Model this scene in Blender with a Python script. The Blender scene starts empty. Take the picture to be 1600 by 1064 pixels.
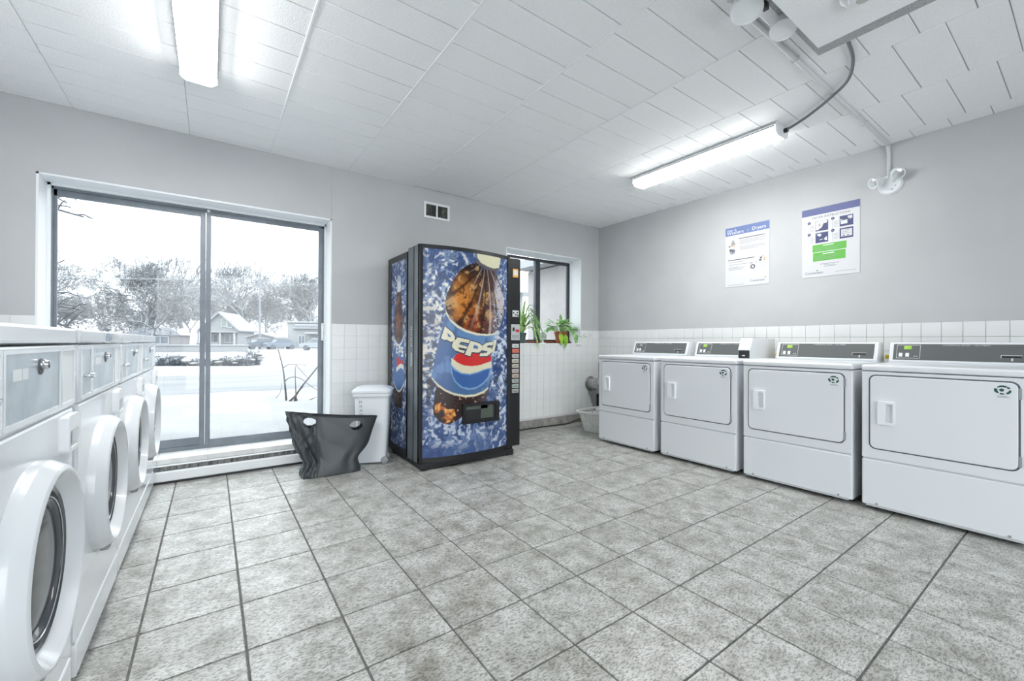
import bpy, bmesh, math, random
import numpy as np
from mathutils import Vector, Matrix
random.seed(7)
rng = np.random.default_rng(7)
scene = bpy.context.scene
COL = scene.collection
PI = math.pi

# ------------------------------------------------------------------ camera
def make_camera():
    f, yaw, pit, rol = 659.547, math.radians(35.455), math.radians(.222), math.radians(.238)
    F = Vector((math.sin(yaw)*math.cos(pit), math.cos(yaw)*math.cos(pit), math.sin(pit)))
    R = Vector((math.cos(yaw), -math.sin(yaw), 0)); U = R.cross(F)
    R2 = R*math.cos(rol) + U*math.sin(rol); U2 = -R*math.sin(rol) + U*math.cos(rol)
    cam = bpy.data.cameras.new('camera'); o = bpy.data.objects.new('camera', cam)
    cam.sensor_fit = 'HORIZONTAL'; cam.sensor_width = 36.0; cam.lens = f/1600*36.0
    cam.clip_start = .02; cam.clip_end = 500
    B = -F
    o.matrix_world = Matrix(((R2.x, U2.x, B.x, 0), (R2.y, U2.y, B.y, 0), (R2.z, U2.z, B.z, 1.047), (0, 0, 0, 1)))
    COL.objects.link(o); scene.camera = o
make_camera()

# ------------------------------------------------------------------ sky, exposure
SKY = .95
LAMP = 12.3
scene.view_settings.view_transform = 'Standard'
scene.view_settings.look = 'None'
scene.view_settings.gamma = 1.0
scene.view_settings.use_curve_mapping = False
scene.view_settings.exposure = 2.12
w = bpy.data.worlds.new('overcast_sky'); scene.world = w; w.use_nodes = True
bg = w.node_tree.nodes['Background']
# overcast dome: brighter towards the zenith than at the horizon
_wn, _wl = w.node_tree.nodes, w.node_tree.links
_tc = _wn.new('ShaderNodeTexCoord'); _sp = _wn.new('ShaderNodeSeparateXYZ'); _wl.new(_tc.outputs['Generated'], _sp.inputs[0])
_mr = _wn.new('ShaderNodeMapRange'); _mr.inputs[1].default_value = 0; _mr.inputs[2].default_value = 1; _mr.inputs[3].default_value = SKY; _mr.inputs[4].default_value = SKY*2.4; _wl.new(_sp.outputs[2], _mr.inputs[0])
bg.inputs[0].default_value = (.925, .965, 1.0, 1); _wl.new(_mr.outputs[0], bg.inputs[1])

# ------------------------------------------------------------------ materials
def srgb(r, g, b):
    def c(v):
        v /= 255.0
        return v/12.92 if v <= .04045 else ((v+.055)/1.055)**2.4
    return (c(r), c(g), c(b), 1)
MATS = {}
def mat(name, col, rough=.5, metal=0.0, spec=.5, emit=None, estr=0, coat=0.0):
    m = bpy.data.materials.new(name); m.use_nodes = True
    p = m.node_tree.nodes['Principled BSDF']
    if len(col) == 3: col = (*col, 1)
    p.inputs['Base Color'].default_value = col
    p.inputs['Roughness'].default_value = rough
    p.inputs['Metallic'].default_value = metal
    p.inputs['Specular IOR Level'].default_value = spec
    p.inputs['Coat Weight'].default_value = coat
    if emit:
        p.inputs['Emission Color'].default_value = (*emit[:3], 1); p.inputs['Emission Strength'].default_value = estr
    MATS[name] = m
    return m
def nd(m, kind, **kw):
    n = m.node_tree.nodes.new(kind)
    for k, v in kw.items(): setattr(n, k, v)
    return n
def lk(m, a, b): m.node_tree.links.new(a, b)
def P(m): return m.node_tree.nodes['Principled BSDF']
def noisy(m, c1, c2, scale, lo=.35, hi=.65, detail=4, bump=0, bscale=None, coords='Object', stretch=None, bdist=.002):
    """two-tone noise colour and an optional bump"""
    if coords == 'World':
        co = nd(m, 'ShaderNodeNewGeometry').outputs['Position']
    else:
        co = nd(m, 'ShaderNodeTexCoord').outputs[coords]
    if stretch:
        mp = nd(m, 'ShaderNodeMapping'); mp.inputs['Scale'].default_value = stretch; lk(m, co, mp.inputs[0]); co = mp.outputs[0]
    n = nd(m, 'ShaderNodeTexNoise'); n.inputs['Scale'].default_value = scale; n.inputs['Detail'].default_value = detail
    lk(m, co, n.inputs['Vector'])
    r = nd(m, 'ShaderNodeValToRGB'); r.color_ramp.elements[0].position = lo; r.color_ramp.elements[1].position = hi
    r.color_ramp.elements[0].color = (*c1[:3], 1); r.color_ramp.elements[1].color = (*c2[:3], 1)
    lk(m, n.outputs['Fac'], r.inputs[0]); lk(m, r.outputs[0], P(m).inputs['Base Color'])
    if bump:
        n2 = nd(m, 'ShaderNodeTexNoise'); n2.inputs['Scale'].default_value = bscale or scale; n2.inputs['Detail'].default_value = 3
        lk(m, co, n2.inputs['Vector'])
        b = nd(m, 'ShaderNodeBump'); b.inputs['Strength'].default_value = bump; b.inputs['Distance'].default_value = bdist
        lk(m, n2.outputs['Fac'], b.inputs['Height']); lk(m, b.outputs[0], P(m).inputs['Normal'])
    return m

def floor_tile_mat():
    m = mat('glazed_floor_tile', (.45, .45, .43), .33, spec=.6)
    pos = nd(m, 'ShaderNodeNewGeometry').outputs['Position']
    oi = nd(m, 'ShaderNodeObjectInfo')
    off = nd(m, 'ShaderNodeVectorMath', operation='MULTIPLY_ADD')
    cmb = nd(m, 'ShaderNodeCombineXYZ')
    lk(m, oi.outputs['Random'], cmb.inputs[0]); lk(m, oi.outputs['Random'], cmb.inputs[1]); lk(m, oi.outputs['Random'], cmb.inputs[2])
    off.inputs[1].default_value = (13, 29, 17)
    lk(m, cmb.outputs[0], off.inputs[0]); lk(m, pos, off.inputs[2])
    n1 = nd(m, 'ShaderNodeTexNoise'); n1.inputs['Scale'].default_value = 9; n1.inputs['Detail'].default_value = 6; n1.inputs['Roughness'].default_value = .65
    lk(m, off.outputs[0], n1.inputs['Vector'])
    r1 = nd(m, 'ShaderNodeValToRGB')
    r1.color_ramp.elements[0].position = .33; r1.color_ramp.elements[0].color = (.285, .28, .25, 1)
    r1.color_ramp.elements[1].position = .62; r1.color_ramp.elements[1].color = (.58, .59, .575, 1)
    lk(m, n1.outputs['Fac'], r1.inputs[0])
    mp = nd(m, 'ShaderNodeMapping'); mp.inputs['Rotation'].default_value = (0, 0, .5); mp.inputs['Scale'].default_value = (1, 2.2, 1)
    lk(m, off.outputs[0], mp.inputs[0])
    n2 = nd(m, 'ShaderNodeTexNoise'); n2.inputs['Scale'].default_value = 70; n2.inputs['Detail'].default_value = 5; n2.inputs['Distortion'].default_value = .8
    lk(m, mp.outputs[0], n2.inputs['Vector'])
    r2 = nd(m, 'ShaderNodeValToRGB')
    r2.color_ramp.elements[0].position = .40; r2.color_ramp.elements[0].color = (.42, .41, .375, 1)
    r2.color_ramp.elements[1].position = .53; r2.color_ramp.elements[1].color = (1, 1, 1, 1)
    lk(m, n2.outputs['Fac'], r2.inputs[0])
    mx = nd(m, 'ShaderNodeMix', data_type='RGBA', blend_type='MULTIPLY'); mx.inputs[0].default_value = .9
    lk(m, r1.outputs[0], mx.inputs[6]); lk(m, r2.outputs[0], mx.inputs[7]); lk(m, mx.outputs[2], P(m).inputs['Base Color'])
    b = nd(m, 'ShaderNodeBump'); b.inputs['Strength'].default_value = .45; b.inputs['Distance'].default_value = .002
    lk(m, n2.outputs['Fac'], b.inputs['Height']); lk(m, b.outputs[0], P(m).inputs['Normal'])
    return m
M_FLOOR = floor_tile_mat()
M_GROUT = noisy(mat('floor_grout', (.13, .13, .125), .9), (.10, .10, .095), (.17, .17, .16), 30, coords='World')
M_WALL = noisy(mat('grey_wall_paint', (.5, .5, .5), .7, spec=.25), (.475, .49, .50), (.505, .52, .53), 2.5, bump=.15, bscale=180, coords='World')
M_CEIL = noisy(mat('white_ceiling_panel', (.7, .7, .7), .85, spec=.2), (.85, .87, .88), (.90, .92, .93), 120, bump=.6, bscale=160, coords='World', bdist=.004)
M_CGAP = mat('ceiling_joint', (.48, .50, .51), .9)
M_CBEAD = mat('white_joint_bead', (.82, .84, .85), .6)
M_TILE = noisy(mat('white_wall_tile', (.78, .8, .8), .18, spec=.5), (.76, .785, .785), (.81, .83, .83), 3, coords='World')
M_WGROUT = mat('wall_tile_grout', (.62, .635, .63), .9)
M_BASE = noisy(mat('grey_base_tile', (.3, .29, .27), .45), (.22, .21, .195), (.36, .35, .33), 14, coords='World', bump=.2)
M_WGROUT2 = mat('grey_wall_tile_grout', (.30, .31, .31), .9)
M_WHITE = mat('white_paint', (.80, .83, .85), .45)
M_ENAMEL = mat('white_enamel', (.70, .735, .76), .20, spec=.5, coat=.3)
M_ENAMEL2 = mat('white_dryer_enamel', (.76, .79, .82), .28, spec=.5)
M_PLASTIC = mat('white_plastic', (.80, .83, .85), .35)
M_ALU = noisy(mat('slate_aluminium', (.2, .24, .28), .42, metal=.35), (.155, .178, .205), (.205, .23, .26), 6, coords='World')
M_DARKFR = mat('dark_bronze_aluminium', (.055, .06, .068), .4, metal=.3)
M_BLACK = mat('black_plastic', (.012, .013, .015), .4)
M_DGREY = mat('dark_grey_gasket', (.10, .11, .125), .6)
M_MGREY = mat('mid_grey_plastic', (.30, .32, .33), .45)
M_CHROME = mat('chrome', (.62, .64, .66), .18, metal=1.0)
M_STEEL = noisy(mat('brushed_steel', (.55, .58, .6), .38, metal=.55), (.46, .52, .56), (.62, .67, .70), 9, coords='Object', detail=6)
M_GALV = noisy(mat('galvanised_metal', (.42, .43, .42), .45, metal=.7), (.34, .35, .34), (.52, .53, .52), 20)
def glass_mat(name, tint, refl=.06, rough=.0):
    m = bpy.data.materials.new(name); m.use_nodes = True
    nt = m.node_tree; nt.nodes.clear()
    o = nd(m, 'ShaderNodeOutputMaterial'); t = nd(m, 'ShaderNodeBsdfTransparent'); g = nd(m, 'ShaderNodeBsdfGlossy'); mx = nd(m, 'ShaderNodeMixShader')
    t.inputs[0].default_value = (*tint, 1); g.inputs['Roughness'].default_value = rough; mx.inputs[0].default_value = refl
    lk(m, t.outputs[0], mx.inputs[1]); lk(m, g.outputs[0], mx.inputs[2]); lk(m, mx.outputs[0], o.inputs[0])
    return m
M_GLASS = glass_mat('window_glass', (.715, .73, .735), .03)

# ------------------------------------------------------------------ helpers
def link(o, parent=None):
    COL.objects.link(o)
    if parent is not None: o.parent = parent
    return o
def finish(me, smooth=35):
    if smooth:
        me.shade_smooth()
        me.set_sharp_from_angle(angle=math.radians(smooth))
        if smooth < 50:      # broad flat faces keep their own normal
            for p_ in me.polygons:
                if p_.area > .0022 or len(p_.vertices) > 4: p_.use_smooth = False
def obj(name, bm, m, parent=None, loc=None, smooth=35):
    me = bpy.data.meshes.new(name); bm.normal_update(); bm.to_mesh(me); bm.free()
    for x in (m if isinstance(m, (list, tuple)) else [m]): me.materials.append(x)
    finish(me, smooth)
    o = bpy.data.objects.new(name, me)
    if loc: o.location = loc
    return link(o, parent)
def obj_pd(name, v, f, m, parent=None, smooth=35, loc=None):
    me = bpy.data.meshes.new(name); me.from_pydata(v, [], f); me.update()
    for x in (m if isinstance(m, (list, tuple)) else [m]): me.materials.append(x)
    finish(me, smooth)
    o = bpy.data.objects.new(name, me)
    if loc: o.location = loc
    return link(o, parent)
def inst(name, src, loc, parent=None, rot=None, scale=None):
    o = bpy.data.objects.new(name, src.data); o.location = loc
    if rot: o.rotation_euler = rot
    if scale: o.scale = scale
    return link(o, parent)
def tag(o, label, cat, group=None, kind=None):
    if label: o['label'] = label
    if cat: o['category'] = cat
    if group: o['group'] = group
    if kind: o['kind'] = kind
    return o
def struct(o, label=None):
    o['kind'] = 'structure'
    if label: o['label'] = label
    return o
def thing(name, label, cat, loc=(0, 0, 0), rz=0, group=None):
    o = bpy.data.objects.new(name, None); o.empty_display_size = .1; o.location = loc; o.rotation_euler = (0, 0, rz)
    link(o); return tag(o, label, cat, group)
def copy_tree(o, parent=None):
    c = o.copy(); link(c, parent)
    for ch in list(o.children): copy_tree(ch, c)
    return c
def B(): return bmesh.new()
def box(bm, x0, x1, y0, y1, z0, z1, r=0, seg=2, mi=0):
    M = Matrix.Translation(((x0+x1)/2, (y0+y1)/2, (z0+z1)/2)) @ Matrix.Diagonal((abs(x1-x0), abs(y1-y0), abs(z1-z0), 1))
    g = bmesh.ops.create_cube(bm, size=1, matrix=M)
    fs = set(f for v in g['verts'] for f in v.link_faces)
    if r:
        es = list(set(e for v in g['verts'] for e in v.link_edges))
        q = bmesh.ops.bevel(bm, geom=es, offset=r, segments=seg, affect='EDGES', profile=.5, clamp_overlap=True)
        fs = set(q['faces']) | set(f for f in fs if f.is_valid)
    if mi:
        for f in fs: f.material_index = mi
    return bm
def rrect(a0, a1, b0, b1, r, n=5):
    pts = []
    for cx, cy, t0 in ((a1-r, b1-r, 0), (a0+r, b1-r, PI/2), (a0+r, b0+r, PI), (a1-r, b0+r, 1.5*PI)):
        for k in range(n+1):
            t = t0 + k*PI/2/n; pts.append((cx+r*math.cos(t), cy+r*math.sin(t)))
    return pts
def prism(bm, pts, fn, c0, c1, mi=0, bevel=0):
    """extrude 2-D points; fn(a,b,c)->xyz"""
    v0 = [bm.verts.new(fn(a, b, c0)) for a, b in pts]; v1 = [bm.verts.new(fn(a, b, c1)) for a, b in pts]
    n = len(pts); fs = [bm.faces.new(v0[::-1]), bm.faces.new(v1)]
    for i in range(n):
        j = (i+1) % n; fs.append(bm.faces.new((v0[i], v0[j], v1[j], v1[i])))
    for f in fs: f.material_index = mi
    bmesh.ops.recalc_face_normals(bm, faces=fs)
    if bevel:
        es = list(fs[1].edges)
        bmesh.ops.bevel(bm, geom=es, offset=bevel, segments=2, affect='EDGES', profile=.5)
    return bm
def ringprism(bm, outer, inner, fn, c0, c1, mi=0):
    n = len(outer)
    V = [[bm.verts.new(fn(a, b, c)) for a, b in L] for c in (c0, c1) for L in (outer, inner)]
    o0, i0, o1, i1 = V; fs = []
    for k in range(n):
        j = (k+1) % n
        fs += [bm.faces.new((o1[k], o1[j], i1[j], i1[k])), bm.faces.new((o0[j], o0[k], i0[k], i0[j])),
               bm.faces.new((o0[k], o0[j], o1[j], o1[k])), bm.faces.new((i0[j], i0[k], i1[k], i1[j]))]
    for f in fs: f.material_index = mi
    bmesh.ops.recalc_face_normals(bm, faces=fs)
    return bm
def frames(pts):
    pts = [Vector(p) for p in pts]; T = []
    for i in range(len(pts)):
        a = pts[max(i-1, 0)]; b = pts[min(i+1, len(pts)-1)]; T.append((b-a).normalized())
    up = Vector((0, 0, 1)) if abs(T[0].z) < .9 else Vector((1, 0, 0))
    N = (up - T[0]*up.dot(T[0])).normalized(); out = []
    for t in T:
        N = (N - t*N.dot(t)).normalized(); out.append((N, t.cross(N)))
    return pts, out
def tube(bm, pts, r, n=8, cap=True, mi=0):
    pts, fr = frames(pts); rings = []
    for i, p in enumerate(pts):
        rr = r[i] if isinstance(r, (list, tuple)) else r
        a, b = fr[i]
        rings.append([bm.verts.new(p + a*(rr*math.cos(2*PI*k/n)) + b*(rr*math.sin(2*PI*k/n))) for k in range(n)])
    fs = []
    for i in range(len(rings)-1):
        for k in range(n):
            j = (k+1) % n; fs.append(bm.faces.new((rings[i][k], rings[i][j], rings[i+1][j], rings[i+1][k])))
    if cap: fs += [bm.faces.new(rings[0][::-1]), bm.faces.new(rings[-1])]
    for f in fs: f.material_index = mi
    bmesh.ops.recalc_face_normals(bm, faces=fs)
    return bm
def lathe(bm, prof, fn, n=32, mi=0, close=True):
    """prof = [(h, r)]; fn(h, c, s) -> xyz where c,s = r*cos, r*sin"""
    rings = []
    for h, r in prof:
        if r < 1e-6: rings.append([bm.verts.new(fn(h, 0, 0))])
        else: rings.append([bm.verts.new(fn(h, r*math.cos(2*PI*k/n), r*math.sin(2*PI*k/n))) for k in range(n)])
    fs = []
    for a, b in zip(rings, rings[1:]):
        for k in range(n):
            j = (k+1) % n
            if len(a) == 1 and len(b) == 1: continue
            if len(a) == 1: fs.append(bm.faces.new((a[0], b[j], b[k])))
            elif len(b) == 1: fs.append(bm.faces.new((a[k], a[j], b[0])))
            else: fs.append(bm.faces.new((a[k], a[j], b[j], b[k])))
    for f in fs: f.material_index = mi
    bmesh.ops.recalc_face_normals(bm, faces=fs)
    return bm
def axis_fn(c, d):
    """lathe map with axis through c along unit vector d"""
    c = Vector(c); d = Vector(d).normalized()
    up = Vector((0, 0, 1)) if abs(d.z) < .9 else Vector((1, 0, 0))
    a = (up - d*up.dot(d)).normalized(); b = d.cross(a)
    return lambda h, x, y: c + d*h + a*x + b*y
def cyl(bm, c, d, r, h0, h1, n=20, mi=0, r1=None):
    return lathe(bm, [(h0, 0), (h0, r), (h1, r if r1 is None else r1), (h1, 0)], axis_fn(c, d), n, mi)
def smoothpath(pts, k=6):
    P4 = [Vector(p) for p in pts]; P4 = [P4[0]*2-P4[1]] + P4 + [P4[-1]*2-P4[-2]]; out = []
    for i in range(1, len(P4)-2):
        a, b, c, d = P4[i-1:i+3]
        for j in range(k):
            t = j/k
            out.append(.5*((2*b)+(c-a)*t+(2*a-5*b+4*c-d)*t*t+(3*b-a-3*c+d)*t**3))
    out.append(P4[-2]); return out
def text_into(bm, txt, size, fn, mi=0, align='LEFT', shear=0.0, cap=None):
    """flat lettering; fn(a,b)->xyz"""
    cu = bpy.data.curves.new('lettering', 'FONT'); cu.body = txt; cu.size = size; cu.align_x = align; cu.shear = shear; cu.resolution_u = 3
    to = bpy.data.objects.new('lettering', cu); COL.objects.link(to)
    dg = bpy.context.evaluated_depsgraph_get(); me = bpy.data.meshes.new_from_object(to.evaluated_get(dg))
    n0 = len(bm.verts); f0 = len(bm.faces)
    bm.from_mesh(me); bm.verts.ensure_lookup_table(); bm.faces.ensure_lookup_table()
    for v in bm.verts[n0:]: v.co = fn(v.co.x, v.co.y)
    for f in bm.faces[f0:]: f.material_index = mi
    bpy.data.objects.remove(to); bpy.data.meshes.remove(me); bpy.data.curves.remove(cu)
    return bm
def quad(bm, pts, mi=0):
    f = bm.faces.new([bm.verts.new(p) for p in pts]); f.material_index = mi
    return f

# ================================================================== ROOM SHELL
XR, YB, H, XL, YF = 4.335, 4.04, 2.615, -1.25, -2.3
T, TX0, TY0 = .31, .1032, 1.997
# floor slab and its tiles
b = B(); box(b, XL, XR, YF, YB, -.12, -.004); floor = struct(obj('floor', b, M_GROUT, smooth=0))
b = B(); box(b, -T/2+.0035, T/2-.0035, -T/2+.0035, T/2-.0035, -.012, 0, r=.003, seg=2); proto = None
for i in range(-5, 14):
    for j in range(-9, 7):
        x0, y0 = TX0+i*T, TY0+j*T
        if x0 < XL or x0+T > XR or y0+T > YB+.01: continue
        if x0+T < -.5 or x0 > 3.85: continue
        if math.hypot(x0, y0) < .55 and y0 < -.6: continue
        cx, cy = x0+T/2, y0+T/2
        if cx*.58+cy*.8146 < -.25: continue            # well behind the lens
        if proto is None:
            proto = obj('floor_tile', b, M_FLOOR, floor, loc=(cx, cy, 0))
        else:
            inst('floor_tile', proto, (cx, cy, random.uniform(-.0005, .0005)), floor, rot=(0, 0, random.choice((0, PI/2, PI, -PI/2))))
# cut tiles along the back wall
yc = TY0+7*T-T*1
b = B(); box(b, -T/2+.0035, T/2-.0035, -.088, .088, -.012, 0, r=.003); cut = None
for i in range(-2, 13):
    x = TX0+i*T+T/2
    if cut is None: cut = obj('floor_tile', b, M_FLOOR, floor, loc=(x, TY0+6*T+.0915, 0))
    else: inst('floor_tile', cut, (x, TY0+6*T+.0915, 0), floor)

# ceiling slab and its boards
b = B(); box(b, XL, XR, YF, YB+.0, H+.006, H+.15); ceiling = struct(obj('ceiling', b, M_CGAP, smooth=0))
xs = [-1.25, -.77, -.142, .392, 1.012, 1.646, 2.283, 2.911, 3.539, 4.165, 4.335]
offs = [0, .1, 0, .1, 0, .056, .150, .060, .154, .045]
board_mesh = {}
for k in range(len(xs)-1):
    wdt = xs[k+1]-xs[k]; g = .004
    y = 1.0+offs[k] - .2*12
    while y < YB:
        y0, y1 = max(y, -1.2), min(y+.199, YB)
        y += .199
        if y1 < -.2 and k > 2: continue
        if y1-y0 < .03: continue
        cx, cy = (xs[k]+xs[k+1])/2, (y0+y1)/2
        if cx*.58+cy*.8146 < .1: continue
        key = (round(wdt, 3), round(y1-y0, 3))
        if key not in board_mesh:
            b = B(); box(b, -wdt/2+.0015, wdt/2-.0015, -(y1-y0)/2+.0022, (y1-y0)/2-.0022, 0, .012, r=.002, seg=1)
            board_mesh[key] = obj('ceiling_board', b, M_CEIL, ceiling, loc=(cx, cy, H))
        else:
            inst('ceiling_board', board_mesh[key], (cx, cy, H+random.uniform(0, .0012)), ceiling)
for x in (.392, 1.012, 1.646, 2.283):
    b = B(); box(b, x-.006, x+.006, -1.2, YB, H-.003, H+.004, r=.002); obj('joint_bead', b, M_CBEAD, ceiling)

# windows: opening 1 and 2 in the back wall
W1 = (-.937, .878, .165, 2.148); W2 = (2.789, 4.002, 1.03, 2.157); WD = .30
b = B()
for x0, x1, z0, z1 in ((XL, W1[0], -.1, H+.1), (W1[0], W1[1], -.1, W1[2]), (W1[0], W1[1], W1[3], H+.1), (W1[1], W2[0], -.1, H+.1),
                       (W2[0], W2[1], -.1, W2[2]), (W2[0], W2[1], W2[3], H+.1), (W2[1], XR, -.1, H+.1)):
    box(b, x0, x1, YB, YB+WD, z0, z1)
wall_back = struct(obj('wall_back', b, M_WALL, smooth=0))
b = B(); box(b, XR, XR+.2, YF, YB+.2, -.1, H+.1); wall_right = struct(obj('wall_right', b, M_WALL, smooth=0))
b = B(); box(b, XL-.2, XL, YF, YB+.2, -.1, H+.1); wall_left = struct(obj('wall_left', b, M_WALL, smooth=0))
# unseen wall behind the camera; its wide unglazed opening is added to let daylight in
b = B()
box(b, XL, XL+.35, YF-.2, YF, 0, H); box(b, 2.6, XR, YF-.2, YF, 0, H); box(b, XL+.35, 2.6, YF-.2, YF, 2.45, H); box(b, XL+.35, 2.6, YF-.2, YF, 0, .05)
wall_front = struct(obj('wall_front', b, M_WALL, smooth=0))

# wall tiles -------------------------------------------------------
TS = .108; ZT = 1.207
b = B(); box(b, -TS/2+.0008, TS/2-.0008, -.0055, 0, -TS/2+.0008, TS/2-.0008, r=.0011, seg=1)
wt = [None]
def back_tile(x0, z0, wx=TS, wz=TS):
    loc = (x0+wx/2, YB-.0005, z0+wz/2)
    if wt[0] is None: wt[0] = obj('wall_tile', b, M_TILE, wall_back, loc=loc); return wt[0]
    return inst('wall_tile', wt[0], loc, wall_back, scale=(wx/TS, 1, wz/TS))
bb = B()
box(bb, XL, W1[0], YB-.003, YB, .02, ZT); box(bb, W1[1], W2[0], YB-.003, YB, .02, ZT); box(bb, W2[0], W2[1], YB-.003, YB, .02, W2[2]); box(bb, W2[1], XR, YB-.003, YB, .02, ZT)
obj('tile_bed', bb, M_WGROUT, wall_back, smooth=0)
for r in range(11):
    z = ZT-(r+1)*TS
    if r < 5:
        back_tile(W1[0]-TS, z); back_tile(W1[0]-2*TS, z)
    if z > .02:
        for c in range(5): back_tile(W1[1]+.004+c*TS, z)
    if z < .09: continue
    for c in range(19):
        x = XR-.002-(c+1)*TS
        if x < 2.38: continue
        if x+TS <= W2[1]+.001 and z+TS > W2[2]:
            if z < W2[2]: back_tile(x, z, TS, W2[2]-z-.002)
            continue
        if x < W2[1] and z+TS > W2[2] and x+TS > W2[1]:
            back_tile(W2[1]+.001, z, x+TS-W2[1]-.001, TS); continue
        back_tile(x, z)
b = B(); box(b, -.0055, 0, -TS/2+.0013, TS/2-.0013, -TS/2+.0011, TS/2-.0011, r=.0011, seg=1); rt = None
bb = B(); box(bb, XR-.003, XR, -1.2, YB, .0, ZT); obj('tile_bed', bb, M_WGROUT2, wall_right, smooth=0)
for r in range(11):
    for c in range(44):
        loc = (XR-.0005, YB-.002-(c+.5)*TS, ZT-(r+.5)*TS)
        if r >= 3 and 8 < c < 35: continue
        if r > 3 and c < 9: continue
        if rt is None: rt = obj('wall_tile', b, M_TILE, wall_right, loc=loc)
        else: inst('wall_tile', rt, loc, wall_right)
# the few relief tiles beside the corner
def motif(c, axis, parent):
    bm = B()
    for k in range(6):
        t = k*PI/3; q = (.018*math.cos(t), .018*math.sin(t))
        p = (c[0], c[1]+q[0], c[2]+q[1]) if axis == 'x' else (c[0]+q[0], c[1], c[2]+q[1])
        bmesh.ops.create_icosphere(bm, subdivisions=1, radius=.011, matrix=Matrix.Translation(p))
    obj('relief_flower', bm, M_TILE, parent)
for c in (0, 1): motif((XR-.007, YB-.002-(c+.5)*TS-.02, ZT-.5*TS), 'x', wall_right)
motif((XR-.002-1.5*TS, YB-.007, ZT-.5*TS), 'y', wall_back); motif((XR-.002-2.5*TS, YB-.007, ZT-.5*TS), 'y', wall_back)

# grey tile baseboard
b = B(); box(b, 2.3, XR, YB-.006, YB, 0, .108); bs = struct(obj('baseboard_back', b, M_WGROUT, smooth=0))
b = B(); box(b, -.152, .152, -.012, -.004, .002, .106, r=.002); pb = None
for k in range(7):
    loc = (2.335+k*.31+.155-.0, YB, 0)
    if k == 6: continue
    if pb is None: pb = obj('base_tile', b, M_BASE, bs, loc=loc)
    else: inst('base_tile', pb, loc, bs)

# reveals (white lining) ------------------------------------------
def lining(name, W, d):
    x0, x1, z0, z1 = W; bm = B(); t = .012
    box(bm, x0, x0+t, YB-.002, YB+d, z0, z1); box(bm, x1-t, x1, YB-.002, YB+d, z0, z1); box(bm, x0, x1, YB-.002, YB+d, z1-t, z1)
    # inner stop beads
    box(bm, x0+t, x0+t+.016, YB+.175, YB+.20, z0, z1-t); box(bm, x1-t-.012, x1-t, YB+.175, YB+.20, z0, z1-t); box(bm, x0+t, x1-t, YB+.175, YB+.20, z1-t-.016, z1-t)
    return struct(obj(name, bm, M_WHITE, smooth=0))
lining('trim_1', W1, .22); lining('trim_2', W2, .22)
b = B(); box(b, W2[0], W2[1], YB-.012, YB+.22, W2[2]-.012, W2[2]+.004, r=.004); struct(obj('trim_3', b, M_WHITE))
b = B(); box(b, .872, .884, YB-.004, YB, 2.148, H, r=.0015); struct(obj('trim_4', b, M_WALL))

# sill tiles below window 1
b = B(); box(b, W1[0]+.012, W1[1]-.012, YB-.02, YB+.24, .13, .160); sill = struct(obj('trim_5', b, M_WGROUT, smooth=0))
b = B(); box(b, -.1515, .1515, -.03, .215, .134, .176, r=.006); ps = None
for k in range(6):
    x = W1[0]+.012+.1515+k*.302
    if ps is None: ps = obj('sill_tile', b, noisy(mat('cream_sill_tile', (.7, .7, .68), .35), (.62, .625, .61), (.78, .79, .78), 8, coords='World'), sill, loc=(x, YB, 0))
    else: inst('sill_tile', ps, (x, YB, 0), sill)

# window 1: two-panel aluminium slider -----------------------------
def pane(name, x0, x1, y, z0, z1, parent, m=None):
    bm = B(); box(bm, x0, x1, y-.002, y+.002, z0, z1); return obj(name, bm, m or M_GLASS, parent, smooth=0)
win = struct(thing('window_1', 'large two-panel sliding window with slate aluminium frame looking onto snow', None))
fx0, fx1, fz0, fz1, fy = -.928, .866, .176, 2.132, YB+.20
b = B()
box(b, fx0, fx0+.028, fy, fy+.06, fz0, fz1); box(b, fx1-.024, fx1, fy, fy+.06, fz0, fz1); box(b, fx0, fx1, fy, fy+.06, fz1-.03, fz1); box(b, fx0, fx1, fy, fy+.06, fz0, fz0+.03)
obj('window_frame', b, M_ALU, win)
b = B()   # left sash
box(b, fx0+.02, fx0+.045, fy+.012, fy+.03, fz0+.02, fz1-.02, r=.002); box(b, -.078, -.042, fy+.006, fy+.034, fz0+.02, fz1-.02, r=.002)
box(b, fx0+.02, -.05, fy+.012, fy+.03, fz1-.075, fz1-.02, r=.002); box(b, fx0+.02, -.05, fy+.012, fy+.03, fz0+.025, fz0+.095, r=.002)
s1 = obj('sash', b, M_ALU, win); pane('pane', fx0+.04, -.07, fy+.021, fz0+.09, fz1-.07, win)
b = B()   # right sash
box(b, -.040, -.006, fy-.004, fy+.026, fz0+.02, fz1-.02, r=.002); box(b, fx1-.058, fx1-.02, fy, fy+.026, fz0+.02, fz1-.02, r=.002)
box(b, -.03, fx1-.03, fy+.002, fy+.022, fz1-.06, fz1-.02, r=.002); box(b, -.03, fx1-.03, fy+.002, fy+.022, fz0+.012, fz0+.07, r=.002)
obj('sash', b, M_ALU, win); pane('pane', -.012, fx1-.05, fy+.012, fz0+.065, fz1-.055, win)
b = B(); box(b, fx1-.034, fx1-.014, fy-.022, fy, 1.055, 1.215, r=.003); box(b, fx1-.030, fx1-.018, fy-.034, fy-.02, 1.12, 1.165, r=.003); lt = obj('latch', b, M_PLASTIC, win)
for zz in (1.07, 1.20):
    b = B(); cyl(b, (fx1-.024, fy-.022, zz), (0, -1, 0), .004, 0, .003, 10); obj('screw', b, M_MGREY, lt)
b = B(); cyl(b, (-.024, fy-.004, fz1-.03), (0, -1, 0), .010, 0, .01, 14); obj('stopper', b, M_PLASTIC, win)

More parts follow.
